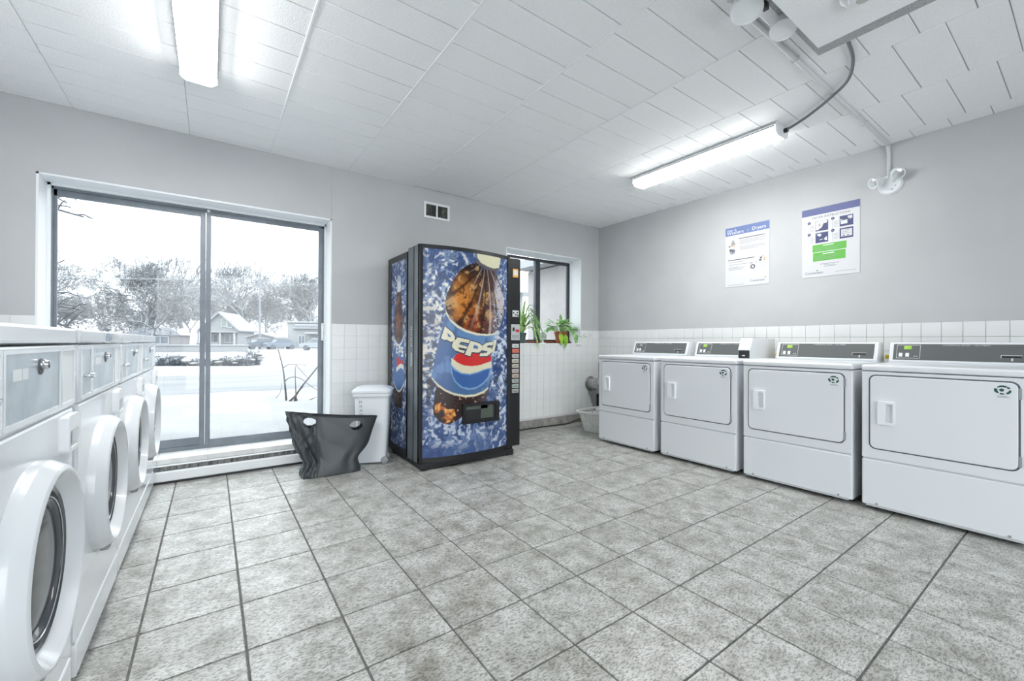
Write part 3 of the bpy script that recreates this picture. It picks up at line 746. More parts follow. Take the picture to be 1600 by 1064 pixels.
    C = blend(C, inpoly(S, Tt, ART['globe']) & lb, lin(140, 182, 226), .75)
    C = blend(C, inpoly(S, Tt, ART['red']), lin(214, 52, 50)); C = blend(C, inpoly(S, Tt, ART['cream']), lin(232, 226, 196)); C = blend(C, inpoly(S, Tt, ART['blue']), lin(62, 104, 170))
    C = blend(C, inpoly(S, Tt, ART['band']), lin(236, 232, 206)); C = blend(C, inpoly(S, Tt, ART['band2']), lin(232, 226, 196))
    for k in ('P1', 'E', 'P2', 'S', 'I'):
        for dx, dy in ((.009, -.004), (-.007, 0), (.004, .004), (0, -.006)):
            C = blend(C, inpoly(S-dx, Tt-dy, ART[k]), lin(48, 60, 80))
    for k in ('P1', 'E', 'P2', 'S', 'I'): C = blend(C, inpoly(S, Tt, ART[k]), lin(236, 232, 208))
    for k in ('P1h', 'P2h'): C = blend(C, inpoly(S, Tt, ART[k]), lin(90, 120, 170))
    wet = sstep(S, .72, .80)*sstep(.93-Tt, 0, .3)*sstep(fine, .35, .9)
    return blend(C, wet*.85, lin(214, 222, 236))*.80
def art_side(S, Tt):
    """S 0 = rear edge, 1 = door edge; narrow version of the bottle"""
    big, rid, fine = splash(S*.5, Tt, 2.4, 23)
    C = np.zeros(S.shape+(3,))+lin(66, 88, 136); C = blend(C, sstep(big, .55, .3), lin(44, 62, 106))
    dens = .4+.5*sstep(big, .3, .55)
    C = blend(C, sstep(rid, .5, .95)*dens, lin(138, 160, 196)); C = blend(C, sstep(fine, .6, .95)*dens, lin(226, 232, 238))
    bx = (S-.50)/.34; n1 = fbm(S, Tt, 8, 40, 190, 4)
    tb = Tt
    half = np.interp(tb, [.20, .24, .30, .40, .52, .58, .68, .78, .86, .88], [.55, .72, .85, .98, 1.0, 1.0, .86, .52, .30, .28])
    body = (np.abs(bx) < half) & (tb > .21) & (tb < .88)
    br = np.zeros_like(C)+lin(50, 36, 36); br = blend(br, np.exp(-((bx+.3)**2/.15+((tb-.68)/.09)**2)), lin(130, 80, 62)); br = blend(br, sstep(bx, .45, .9)*.7, lin(120, 116, 130)); br = blend(br, sstep(n1, .55, .68)*.4, lin(170, 130, 110))
    C = np.where(body[..., None], br, C)
    arc = .09*(1-np.clip(np.abs(bx), 0, 1)**2)*.55
    label = (np.abs(bx) < 1.05) & (tb < .572-arc+.035) & (tb > .345-arc)
    C = blend(C, label, lin(70, 112, 172))
    C = blend(C, (np.abs(bx) < 1.05) & (tb < .60-arc) & (tb > .588-arc), lin(230, 230, 222)); C = blend(C, (np.abs(bx) < 1.0) & (tb < .352-arc) & (tb > .341-arc), lin(226, 226, 216))
    cap = (np.abs(bx) < .34) & (tb > .835) & (tb < .905); C = blend(C, cap, lin(226, 228, 232)); C = blend(C, (np.hypot(bx*.8, (tb-.905)*16) < .28), lin(176, 188, 204))
    w = .015*np.sin(bx*2.6+.4)
    C = blend(C, (np.abs(bx-.25) < .66) & (tb < .478-.02*bx) & (tb > .432+w), lin(190, 50, 58)); C = blend(C, (np.abs(bx-.25) < .70) & (tb <= .432+w) & (tb > .408+w), lin(232, 232, 226))
    # lettering, drawn with square strokes along a falling line
    def stroke(C, segs, ox, oy, sx, sy):
        X = (bx-ox)/sx; Y = (tb-oy+.045*(bx-ox)*0)/sy
        for (a0, a1, b0, b1) in segs: C = blend(C, (X > a0) & (X < a1) & (Y > b0) & (Y < b1), lin(232, 232, 224))
        return C
    LP = [(0, .3, 0, 1), (0, 1, .78, 1), (0, 1, .4, .6), (.7, 1, .4, 1)]; LE = [(0, .3, 0, 1), (0, 1, .78, 1), (0, .85, .4, .6), (0, 1, 0, .22)]; LS = [(0, 1, .78, 1), (0, .3, .45, 1), (0, 1, .4, .6), (.7, 1, 0, .55), (0, 1, 0, .22)]
    for L, ox, oy in ((LP, -1.0, .522), (LE, -.52, .500), (LP, -.02, .487), (LS, .46, .484)): C = stroke(C, L, ox, oy, .40, .052)
    return C*.85
def painted(name, nu, nv, fn, paint, m, parent):
    s = np.linspace(0, 1, nu); tt = np.linspace(0, 1, nv); S, Tt = np.meshgrid(s, tt)
    V = fn(S, Tt).reshape(-1, 3); C = paint(S, Tt).reshape(-1, 3)
    i = np.arange(nu*nv).reshape(nv, nu); F = np.stack([i[:-1, :-1], i[:-1, 1:], i[1:, 1:], i[1:, :-1]], -1).reshape(-1, 4)
    me = bpy.data.meshes.new(name); me.vertices.add(len(V)); me.vertices.foreach_set('co', V.ravel().astype(np.float32))
    me.loops.add(F.size); me.loops.foreach_set('vertex_index', F.ravel().astype(np.int32)); me.polygons.add(len(F))
    me.polygons.foreach_set('loop_start', (np.arange(len(F))*4).astype(np.int32)); me.update(calc_edges=True)
    ca = me.color_attributes.new('print', 'FLOAT_COLOR', 'POINT'); ca.data.foreach_set('color', np.concatenate([C, np.ones((len(C), 1))], 1).ravel().astype(np.float32))
    me.materials.append(m); me.shade_smooth()
    return link(bpy.data.objects.new(name, me), parent)
M_PRINT = mat('printed_film', (1, 1, 1), .22, spec=.4)
_a = nd(M_PRINT, 'ShaderNodeVertexColor', layer_name='print'); lk(M_PRINT, _a.outputs[0], P(M_PRINT).inputs['Base Color'])
M_VBLACK = mat('vending_black', (.010, .011, .013), .35, spec=.4)
M_VSTEEL = noisy(mat('vending_steel_edge', (.14, .16, .175), .35, metal=.5), (.10, .118, .13), (.18, .20, .215), 5, coords='World')

# ------------------------------------------------------------------ vending machine
VX0, VX1, VY0, VY1, VH = 1.372, 2.385, 3.22, 3.955, 1.845
t = thing('vending_machine', 'tall black drinks vending machine with a cola bottle and water splash printed on it', 'vending machine', (VX0, VY0, 0))
bowf = lambda x: VY0-.07*(1-(2*(x-1.40)/.835-1)**2)
b = B(); box(b, .004, VX1-VX0-.03, .24, VY1-VY0, .05, VH-.02, r=.006); obj('cabinet', b, M_VBLACK, t)
# bowed door shell
xsd = np.linspace(1.385, 2.25, 25); outl = [(x-VX0, bowf(min(max(x, 1.40), 2.235))-VY0+.004) for x in xsd]
b = B(); prism(b, [(0.0, .235), (0.0, .012)]+outl+[(2.25-VX0, .235)], lambda a, c, d: (a, c, d), .055, VH); door = obj('door', b, M_VBLACK, t)
for (z0, z1) in ((VH-.032, VH), (.055, .098)):   # black rails above and below the print
    b = B(); o2 = [(x, y-.006) for x, y in outl]; prism(b, [(0.0, .05)]+[(0.0, .006)]+o2+[(2.25-VX0, .05)], lambda a, c, d: (a, c, d), z0, z1); obj('door_rail', b, M_VBLACK, door)
for (x0, x1) in ((0.0, .026), (2.236-VX0, 2.262-VX0)):
    b = B(); box(b, x0, x1, -.010, .03, .06, VH-.002, r=.004); obj('door_stile', b, M_VBLACK, door)
b = B(); box(b, -.006, .002, .03, .232, .06, VH-.004, r=.003); es = obj('door_edge', b, M_VSTEEL, door)
b = B(); box(b, -.009, -.005, .10, .112, .06, VH-.006, r=.001); obj('edge_ridge', b, M_VBLACK, es)
b = B()
for k in range(8): box(b, -.0068, -.006, .15-.004*(k % 3 == 1), .164, 1.165-.0225*k, 1.165-.0225*k+.011+.003*(k % 2))
box(b, -.0068, -.006, .148, .162, .84, .955); obj('edge_lettering', b, mat('worn_white_print', (.62, .65, .67), .5), es, smooth=0)
painted('front_print', 220, 440, lambda S, Tt: np.stack([1.40+S*.835-VX0, -.07*(1-(2*S-1)**2)+.0005, .098+Tt*1.715], -1), art_front, M_PRINT, door)
painted('side_print', 70, 300, lambda S, Tt: np.stack([0*S-.0015, .645-S*.375, .11+Tt*1.66], -1), art_side, M_PRINT, t)
b = B(); fr = lambda a, c, d: (-d, a, c)
ringprism(b, [(.262, .055), (.735, .055), (.735, VH-.022), (.262, VH-.022)], [(.276, .115), (.645, .115), (.645, VH-.075), (.276, VH-.075)], fr, -.006, .004); obj('side_frame', b, M_VBLACK, t)
# control column on the right
b = B(); box(b, 2.262-VX0, VX1-VX0, -.004, .26, .075, VH-.012, r=.005); colm = obj('control_column', b, M_VBLACK, t)
cx0, cx1 = 2.272-VX0, 2.378-VX0; yf = -.0045
def plate(name, x0, x1, z0, z1, m, d=.004, parent=colm):
    bm = B(); box(bm, cx0+x0*(cx1-cx0), cx0+x1*(cx1-cx0), yf-d, yf+.002, z0, z1, r=.0012, seg=1); return obj(name, bm, m, parent)
M_ORG = mat('orange_print', (.75, .36, .03), .5); M_PALE = mat('pale_label', (.62, .64, .64), .4); M_RED = mat('red_print', (.42, .02, .03), .5)
pl = plate('notice_label', .22, .80, 1.655, 1.735, M_ORG); plate('notice_paper', .28, .74, 1.672, 1.722, M_PALE, .0046, pl)
pl = plate('key_plate', .20, .88, 1.285, 1.345, M_PALE)
for q in ((.30, 1.322), (.52, 1.305), (.70, 1.325), (.75, 1.298)):
    b = B(); cyl(b, (cx0+q[0]*(cx1-cx0), yf-.004, q[1]), (0, -1, 0), .008, 0, .003, 12); obj('key_hole', b, M_BLACK, pl)
pl = plate('payment_panel', .06, 1.0, 1.065, 1.215, mat('payment_grey', (.42, .44, .44), .4)); plate('coin_slot', .20, .42, 1.15, 1.185, M_BLACK, .006, pl); plate('red_sign', .56, .92, 1.140, 1.168, M_RED, .006, pl); plate('bill_slot', .18, .90, 1.085, 1.118, M_MGREY, .006, pl)
bc = [(.55, .57, .58), (.62, .16, .12), (.42, .42, .42), (.50, .49, .43), (.47, .45, .39), (.50, .42, .42), (.46, .38, .33), (.36, .38, .37), (.33, .40, .35), (.34, .36, .35)]
for k, c in enumerate(bc):
    z = 1.012-k*.047
    pl = plate('selection_button', .16, .86, z-.018, z+.018, mat('button_%d' % k, c, .35), .008)
    plate('button_print', .28, .74, z-.006, z+.004, mat('button_print_%d' % k, tuple(q*.45 for q in c), .5), .0088, pl)
# delivery chute
sx = lambda s: 1.40+s*.835-VX0; tz = lambda q: .098+q*1.715
x0, x1, z0, z1 = sx(.395), sx(.835), tz(.147), tz(.249); yb = -.075
b = B(); ringprism(b, [(x0, z0), (x1, z0), (x1, z1), (x0, z1)], [(x0+.028, z0+.03), (x1-.035, z0+.03), (x1-.035, z1-.026), (x0+.028, z1-.026)], lambda a, c, d: (a, -d, c), .045, .085); ch = obj('delivery_chute', b, M_VBLACK, t)
b = B(); box(b, x0+.02, x1-.02, -.078, -.073, z0+.02, z1-.02); obj('chute_interior', b, M_BLACK, ch, smooth=0)
b = B(); box(b, x0+.03, x1-.12, -.0805, -.078, z1-.055, z1-.028); box(b, x1-.19, x1-.065, -.0805, -.078, z0+.035, z1-.028); obj('chute_flap', b, mat('smoky_flap', (.07, .09, .075), .12), ch, smooth=0)
# feet and plinth
b = B(); box(b, .02, VX1-VX0-.04, .06, VY1-VY0-.04, .012, .056); obj('plinth', b, M_BLACK, t, smooth=0)
b = B(); box(b, .002, VX1-VX0-.09, -.03, .05, .012, .058, r=.006); obj('base_rail', b, M_BLACK, t)
for xx in (.05, .83):
    for yy in (.03, .66):
        b = B(); cyl(b, (xx, yy, 0), (0, 0, 1), .028, 0, .02, 14); obj('foot', b, M_BLACK, t)
b = B(); box(b, .86, .93, -.02, .04, .0, .018, r=.005); obj('foot', b, M_BLACK, t)

# ------------------------------------------------------------------ grey tote bag
M_BAG = mat('dark_grey_woven_plastic', (.040, .047, .054), .38, spec=.5)
def make_bag():
    t = thing('laundry_tote', 'slouching dark grey tote bag with round handle holes before the white hamper', 'bag', (.785, 3.575, 0))
    nu, nv = 200, 96
    def ring(k, q):
        a = 2*PI*k
        ca, sa = math.cos(a), math.sin(a)
        se = lambda c, p: math.copysign(abs(c)**p, c)
        # bottom: rounded rectangle; top: long flat lens
        bx, by = .222*se(ca, .55), .088*se(sa, .55)
        tx, ty = .335*se(ca, .9), .062*se(sa, 1.0)
        w = q**1.15
        pinch = 1-.20*math.exp(-((q-.24)/.14)**2)
        x = (bx*(1-w)+tx*w)*pinch; y = (by*(1-w)+ty*w)
        # soft folds
        fold = .016*math.sin(7*a+3.1*q)*(1-q)*min(1, q*6)+.013*math.sin(11*a-7*q)*math.exp(-((q-.25)/.25)**2)+.006*abs(math.sin(5*a+9*q))*(q > .02)+.005*math.sin(17*a+14*q)*min(1, q*5)*(math.cos(a) < -.2)
        nrm = Vector((math.cos(a)*.3, math.sin(a), 0)).normalized()
        if 1.36*PI < a or a < .1*PI: fold *= .22
        elif a > .85*PI: fold += .014*(abs(((a*3.3+q*2.2) % 1.0)-.5)-.25)*min(1, q*5)*2+.010*(abs(((a*2.1-q*5.1) % 1.0)-.5)-.25)*min(1, q*4)*2
        x += 0; dent = .045*math.exp(-(((a/PI-1.30))/.14)**2)*math.exp(-((q-.42)/.22)**2)
        x += nrm.x*fold; y += nrm.y*fold+dent*.6
        zt = .455-.040*(x/.35)+.008*math.cos(2*a)          # rim drops to the right
        z = zt*q
        ang = -.02-.16*q; X = x*math.cos(ang)-y*math.sin(ang); Y = x*math.sin(ang)+y*math.cos(ang)
        X += .02*q; Y += .02*q
        return (X, Y, z), x, z
    V = []; meta = []
    for i in range(nv+1):
        for k in range(nu):
            p, x, z = ring(k/nu, i/nv); V.append(p); meta.append((x, i/nv))
    F = []
    holes = ((-.17, .885, .048), (.165, .855, .048))
    for i in range(nv):
        for k in range(nu):
            j = (k+1) % nu; a, bq, c, d = i*nu+k, i*nu+j, (i+1)*nu+j, (i+1)*nu+k
            mx = sum(meta[q][0] for q in (a, bq, c, d))/4; mq = sum(meta[q][1] for q in (a, bq, c, d))/4
            if any(((mx-hx)/hr)**2+((mq-hq)*.45/(hr*.80))**2 < 1 for hx, hq, hr in holes): continue
            F.append((a, bq, c, d))
    n0 = len(V); V.append((0, 0, .004)); F += [(n0, (k+1) % nu, k) for k in range(nu)]
    o = obj_pd('bag_body', V, F, M_BAG, t, smooth=50)
    b = B(); rim = [V[nv*nu+k] for k in range(nu)]; tube(b, rim+[rim[0]], .0035, 5, cap=False); obj('rim_binding', b, M_BAG, t)
    kf = int(nu*.695); b = B(); tube(b, [Vector(V[i*nu+kf])+Vector((0, -.002, 0)) for i in range(0, nv+1, 3)], .0032, 5); obj('seam_piping', b, mat('seam_black', (.03, .034, .04), .5), t)
make_bag()

# ------------------------------------------------------------------ white laundry hamper
M_HAMP = mat('white_hamper_plastic', (.76, .80, .84), .38)
def rr_ring(wx, wy, z, r, n=6): return [(x, y, z) for x, y in rrect(-wx/2, wx/2, -wy/2, wy/2, r, n)]
def loft(bm, rings, cap0=True, cap1=True, mi=0):
    L = [[bm.verts.new(p) for p in r] for r in rings]; n = len(L[0]); fs = []
    for a, c in zip(L, L[1:]):
        for k in range(n):
            j = (k+1) % n; fs.append(bm.faces.new((a[k], a[j], c[j], c[k])))
    if cap0: fs.append(bm.faces.new(L[0][::-1]))
    if cap1: fs.append(bm.faces.new(L[-1]))
    for f in fs: f.material_index = mi
    bmesh.ops.recalc_face_normals(bm, faces=fs); return bm
t = thing('laundry_hamper', 'tall white plastic laundry hamper with lid and wheels beside the vending machine', 'hamper', (1.165, 3.735, 0), math.radians(-24))
b = B(); loft(b, [rr_ring(.225, .21, .012, .03), rr_ring(.232, .215, .03, .032), rr_ring(.29, .262, .585, .04)]); body = obj('bin', b, M_HAMP, t)
b = B(); loft(b, [rr_ring(.285, .26, .575, .04), rr_ring(.318, .288, .580, .045), rr_ring(.322, .292, .606, .046), rr_ring(.29, .262, .612, .04)]); obj('rim', b, M_HAMP, t)
b = B(); loft(b, [rr_ring(.328, .298, .610, .046), rr_ring(.330, .300, .628, .046), rr_ring(.29, .262, .645, .05), rr_ring(.20, .18, .659, .05), rr_ring(.08, .07, .664, .03)]); lid = obj('lid', b, M_HAMP, t, smooth=50)
b = B(); box(b, .10, .16, .07, .12, .622, .640, r=.006); obj('lid_hinge', b, M_DGREY, lid)
for s in (-1, 1):
    b = B(); lathe(b, [(-.012, 0), (-.012, .024), (-.009, .030), (.009, .030), (.012, .024), (.012, .012), (.008, .010), (.008, 0)], axis_fn((.105, s*.085-.02, .030), (0, 1, 0)), 24); wv = obj('wheel', b, M_MGREY, t)
sl = None
for r in range(7):      # ventilation slots on the left face and the front left corner
    for c in range(6):
        z = .535-r*.036; wx = .232+(.29-.232)*(z-.03)/.555
        wy = .215+(.262-.215)*(z-.03)/.555
        if c < 4: loc = (-wx/2-.0004, -wy/2+.045+c*.045, z); rot = (0, 0, 0)
        else: loc = (-wx/2+.046+(c-4)*.014, -wy/2-.0004, z); rot = (0, 0, PI/2)
        if c >= 4 and r > 4: continue
        if sl is None:
            bm = B(); box(bm, -.001, .0012, -.003, .003, -.012, .012, r=.0008, seg=1); sl = obj('vent_slot', bm, M_MGREY, body, loc=loc)
        else: inst('vent_slot', sl, loc, body, rot=rot)

# ------------------------------------------------------------------ laundry basket
M_BASK = mat('cream_basket_plastic', (.70, .72, .70), .42)
t = thing('laundry_basket', 'low cream plastic laundry basket on the floor beside the corner dryer', 'basket', (3.80, 3.50, 0), math.radians(8))
b = B(); per = 120
def bring(z, q):
    pts = []
    wx, wy = .40+.14*q, .27+.10*q
    for k in range(per):
        a = 2*PI*k/per; c, s = math.cos(a), math.sin(a); se = lambda v: math.copysign(abs(v)**.5, v)
        pts.append((wx/2*se(c), wy/2*se(s), z))
    return pts
lev = [0.004, .03, .06, .09, .11, .135, .160, .175, .20, .225, .235]; L = [[b.verts.new(p) for p in bring(z, z/.235)] for z in lev]
for i in range(len(lev)-1):
    for k in range(per):
        if i in (1, 2, 4, 5, 7) and k % 3 == 1: continue
        if i == 8 and k % 60 in range(24, 37): continue
        j = (k+1) % per; b.faces.new((L[i][k], L[i][j], L[i+1][j], L[i+1][k]))
b.faces.new(L[0][::-1]); bmesh.ops.recalc_face_normals(b, faces=b.faces[:]); bmesh.ops.solidify(b, geom=b.faces[:], thickness=.003)
obj('basket_body', b, M_BASK, t)
b = B(); r1 = bring(.232, 1.0)
ringprism(b, [(x*1.09, y*1.12) for x, y, z in r1], [(x*.99, y*.985) for x, y, z in r1], lambda a, c, d: (a, c, d), .226, .242); obj('rim', b, M_BASK, t)

# ------------------------------------------------------------------ wall vent
t = thing('wall_vent', 'white framed two-part air vent high on the back wall', 'vent', (1.905, YB, 2.403))
fy_ = lambda a, c, d: (a, -d, c)
b = B(); ringprism(b, [(-.146, -.083), (.146, -.083), (.146, .083), (-.146, .083)], [(-.122, -.06), (.122, -.06), (.122, .06), (-.122, .06)], fy_, 0, .012); fr_ = obj('frame', b, M_WHITE, t)
b = B(); box(b, -.008, .008, -.012, 0, -.06, .06); obj('divider', b, M_WHITE, t)
b = B(); box(b, -.122, .122, -.003, -.001, -.06, .06); obj('duct_opening', b, noisy(mat('dark_duct', (.05, .05, .045), .7), (.02, .022, .02), (.10, .10, .085), 22), t, smooth=0)
for s in (-1, 1):
    b = B(); prism(b, [(s*.02, -.055), (s*.055, -.03), (s*.055, .05), (s*.02, .055)], fy_, .003, .006); obj('damper', b, M_BLACK, t)

# ------------------------------------------------------------------ posters
M_PAPER = mat('poster_paper', (.60, .615, .64), .5); M_PBLUE = mat('poster_blue', srgb(98, 118, 168), .5); M_PBLUE2 = mat('poster_slate_blue', srgb(82, 92, 140), .5)
M_NAVY = mat('poster_navy', srgb(52, 60, 104), .5); M_GREEN = mat('poster_green', srgb(92, 172, 66), .5); M_INK = mat('poster_ink', (.08, .085, .11), .6); M_GINK = mat('poster_grey_ink', (.27, .285, .31), .6); M_PW = mat('poster_white_print', (.72, .735, .76), .5); M_TAN = mat('poster_tan', (.55, .38, .2), .5)
PM = [M_PAPER, M_PBLUE, M_PBLUE2, M_NAVY, M_GREEN, M_INK, M_GINK, M_PW, M_TAN]
def poster(name, label, yl, z0, wd, ht):
    t = thing(name, label, 'poster', (XR, yl, z0), group='instruction posters')
    b = B(); box(b, -.004, -.0005, -wd, 0, 0, ht); obj('sheet', b, M_PAPER, t, smooth=0)
    return t
def pfn(wd, ht, lay=1): return lambda a, c: (-.004-.0004*lay, -a*wd, (1-c)*ht)
def prect(b, fn, a0, a1, c0, c1, mi): quad(b, [fn(a0, c0), fn(a0, c1), fn(a1, c1), fn(a1, c0)], mi)
def pdisc(b, fn, a, c, r, asp, mi, n=16):
    f = b.faces.new([b.verts.new(fn(a+r*math.cos(2*PI*k/n), c+r*asp*math.sin(2*PI*k/n))) for k in range(n)]); f.material_index = mi
wd, ht = .422, .605; t = poster('instruction_poster', 'white poster with blue heading about washers and dryers, nearer the window', 2.277, 1.62, wd, ht)
tx = lambda b, s, size, a, c, mi, lay=3, al='LEFT', wd=wd, ht=ht: text_into(b, s, size, lambda x, y: (-.004-.0004*lay, -(a*wd+x), (1-c)*ht+y), mi, al)
b = B(); f1, f2, f3 = pfn(wd, ht, 1), pfn(wd, ht, 2), pfn(wd, ht, 3)
prect(b, f1, 0, 1, 0, .135, 1); tx(b, 'Usage of...', .026, .04, .058, 7); tx(b, 'Washers', .046, .04, .115, 7); tx(b, '&', .046, .50, .112, 6); tx(b, 'Dryers', .046, .62, .105, 7)
def lines(b, fn, a0, c0, rows, mi=6, h=.006, step=.021):
    h *= 1.25
    for k, wv in enumerate(rows): prect(b, fn, a0, a0+wv, c0+k*step, c0+k*step+h, mi)
lines(b, f1, .32, .20, [.58], 5, .010); lines(b, f1, .34, .235, [.60, .45, .55, .25], 6); lines(b, f1, .34, .345, [.55, .57, .40], 6); lines(b, f1, .06, .545, [.62], 5, .010); lines(b, f1, .08, .585, [.38, .0, .44, .0, .25, .36, .32], 6)
pdisc(b, f1, .185, .285, .055, .7, 6); f = b.faces.new([b.verts.new(f2(*p)) for p in ((.185, .20), (.235, .285), (.135, .285))]); f.material_index = 6; pdisc(b, f2, .19, .30, .03, .7, 8); pdisc(b, f2, .10, .315, .02, .7, 5)
pdisc(b, f1, .17, .405, .07, .7, 6); prect(b, f2, .10, .15, .36, .40, 5); f = b.faces.new([b.verts.new(f2(*p)) for p in ((.16, .375), (.24, .40), (.16, .42))]); f.material_index = 5
pdisc(b, f1, .64, .70, .055, .7, 5); pdisc(b, f2, .64, .70, .028, .7, 0); prect(b, f1, .57, .64, .635, .645, 5); prect(b, f1, .70, .73, .63, .645, 6)
for a0, c0, a1, c1, m_ in ((.80, .56, .84, .59, 5), (.78, .60, .83, .625, 5), (.88, .57, .91, .63, 8), (.84, .55, .88, .56, 6)): prect(b, f2, a0, a1, c0, c1, m_)
for k in range(5): prect(b, f1, .78, .94, .66+k*.022, .662+k*.022, 6)
tx(b, 'Coinamatic', .030, .58, .945, 3, 1); prect(b, f1, .90, .93, .885, .90, 4); lines(b, f1, .05, .965, [.40], 6, .005)
bmesh.ops.recalc_face_normals(b, faces=b.faces[:]); obj('poster_print', b, PM, t, smooth=0)['kind'] = 'stuff'
wd, ht = .417, .606; t = poster('instruction_poster', 'white dryer instructions poster with two green boxes', 1.582, 1.631, wd, ht)
tx = lambda b, s, size, a, c, mi, lay=3, al='LEFT', wd=wd, ht=ht: text_into(b, s, size, lambda x, y: (-.004-.0004*lay, -(a*wd+x), (1-c)*ht+y), mi, al)
b = B(); f1, f2, f3 = pfn(wd, ht, 1), pfn(wd, ht, 2), pfn(wd, ht, 3)
prect(b, f1, 0, 1, 0, .100, 2); tx(b, 'DRYER INSTRUCTIONS', .0265, .19, .155, 5, 1)
for (a, c, n_) in ((.13, .205, '1'), (.55, .195, '2'), (.13, .375, '3'), (.55, .365, '4')):
    prect(b, f1, a-.005, a-.001, c, c+.15, 6)
    lines(b, f1, a+.02, c+.045, [.08, .07, .085, .06, .075], 6, .004, .018)
    prect(b, f1, a+.12, a+.345, c-.01, c+.135, 3); pdisc(b, f2, a+.005, c, .03, .69, 3); tx(b, n_, .016, a-.005, c+.01, 7, 3)
def polyp(b, fn, pts, mi): f = b.faces.new([b.verts.new(fn(*p)) for p in pts]); f.material_index = mi
polyp(b, f2, [(.255, .20), (.37, .195), (.40, .225), (.365, .29), (.29, .325), (.255, .32)], 0); polyp(b, f2, [(.38, .195), (.465, .20), (.45, .235), (.40, .24)], 0); prect(b, f3, .31, .335, .235, .275, 6)
polyp(b, f2, [(.68, .225), (.80, .245), (.80, .30), (.69, .30)], 0); polyp(b, f2, [(.80, .20), (.88, .195), (.88, .235), (.82, .25)], 0); polyp(b, f3, [(.70, .235), (.84, .23), (.84, .245), (.70, .25)], 5)
polyp(b, f2, [(.27, .385), (.33, .375), (.36, .40), (.33, .425), (.30, .41)], 0); polyp(b, f2, [(.40, .46), (.45, .43), (.46, .49), (.42, .485)], 0); polyp(b, f2, [(.32, .465), (.38, .46), (.38, .47), (.32, .475)], 0)
prect(b, f2, .695, .875, .375, .475, 0); lines(b, f3, .71, .385, [.14, .12, .15], 6, .006, .022); prect(b, f3, .72, .76, .455, .467, 5); prect(b, f3, .79, .83, .455, .467, 5)
prect(b, f1, .195, .785, .535, .640, 4); prect(b, f1, .205, .77, .650, .775, 4); prect(b, f2, .38, .57, .550, .560, 7); prect(b, f2, .38, .58, .668, .680, 7); lines(b, f2, .24, .585, [.46, .40], 6, .004, .024); lines(b, f2, .24, .70, [.46, .42, .36], 6, .004, .022)
lines(b, f1, .33, .815, [.33], 6, .007); lines(b, f1, .40, .835, [.18, .22], 6, .006, .018); tx(b, 'Coinamatic', .030, .06, .955, 3, 1); prect(b, f1, .27, .295, .90, .918, 4); lines(b, f1, .60, .945, [.34], 6, .004)
bmesh.ops.recalc_face_normals(b, faces=b.faces[:]); obj('poster_print', b, PM, t, smooth=0)['kind'] = 'stuff'

# ------------------------------------------------------------------ conduit, cable, emergency lamps, detector
M_COND = mat('painted_conduit', (.62, .645, .65), .45)
yc = .982; p0 = (1.95, yc, H-.018)
t = thing('conduit', 'grey metal conduit running across the ceiling and down the wall', 'conduit', (0, 0, 0))
b = B(); tube(b, smoothpath([(1.90, yc, H-.018), (2.10, yc, H-.018), (2.22, yc, H-.012), (3.0, yc, H-.012), (4.20, yc, H-.012), (4.285, yc, H-.024), (4.318, yc, H-.07), (4.323, yc, H-.14), (4.323, yc, 2.33)], 8), .0125, 12); obj('pipe', b, M_COND, t)
for x in (2.6, 3.75):
    b = B(); box(b, x-.006, x+.006, yc-.02, yc+.02, H-.026, H, r=.003); obj('clip', b, M_COND, t)
def lamp_head(parent, c, d, r, L, lens, bracket, name='lamp_head'):
    d = Vector(d).normalized(); c = Vector(c)
    b = B(); lathe(b, [(-L, 0), (-L, r*.62), (-L*.8, r*.8), (-L*.25, r*.97), (0, r), (.004, r*.98), (.004, r*.86), (0, r*.84)], axis_fn(c, d), 28); h = obj(name, b, M_PLASTIC, parent)
    b = B(); lathe(b, [(.002, r*.88), (.006, r*.6), (.008, 0)], axis_fn(c, d), 28); obj('lens', b, lens, h)
    b = B(); tube(b, [c-d*L*.6, bracket], .008, 8); obj('bracket', b, M_BLACK if lens is M_WHITE else M_PLASTIC, h)
t = thing('emergency_light', 'two-headed emergency light on the right wall below the conduit', 'light', (XR, .975, 2.295))
b = B(); lathe(b, [(0, 0), (0, .078), (.006, .078), (.020, .066), (.026, .03), (.026, 0)], axis_fn((0, 0, 0), (-1, 0, 0)), 36); pl = obj('mounting_plate', b, M_PLASTIC, t)
for q in ((-.022, -.035, -.02), (-.022, -.015, -.045)):
    b = B(); cyl(b, q, (-1, 0, 0), .004, -.004, .003, 10); obj('screw', b, M_DGREY, pl)
M_LAMPLENS = mat('clear_lamp_lens', (.75, .78, .8), .08, metal=.6)
lamp_head(t, (-.10, .082, .012), (-.78, .45, -.3), .040, .075, M_LAMPLENS, (-.025, .03, .005)); lamp_head(t, (-.075, -.062, .048), (-.7, -.4, -.55), .043, .07, M_LAMPLENS, (-.025, -.02, .01))
t = thing('spot_lamp', 'pair of round white lamp heads on black brackets hung by the ceiling bulkhead', 'light', (2.0, .90, H))
b = B(); box(b, -.20, .24, -.04, .04, -.035, 0, r=.004); obj('mounting_channel', b, M_PLASTIC, t)
for q in ((.005, -.02, -.055), (.215, -.045, -.05)):
    b = B(); box(b, q[0]-.018, q[0]+.018, q[1]-.012, q[1]+.012, q[2]-.022, q[2]+.022, r=.004); tube(b, [(q[0]+.02, q[1], q[2]+.02), (q[0]-.03, q[1]+.01, q[2]-.03)], .005, 6); obj('knuckle', b, M_BLACK, t)
lamp_head(t, (-.09, .012, -.105), (-.25, -.15, -.95), .066, .085, M_WHITE, (.02, .0, -.035)); lamp_head(t, (.165, -.03, -.105), (-.3, -.12, -.95), .056, .085, M_WHITE, (.15, -.0, -.035))
t = thing('power_cable', 'grey armoured cable looping from the bulkhead to the dryer-side ceiling light', 'cable', (0, 0, 0))
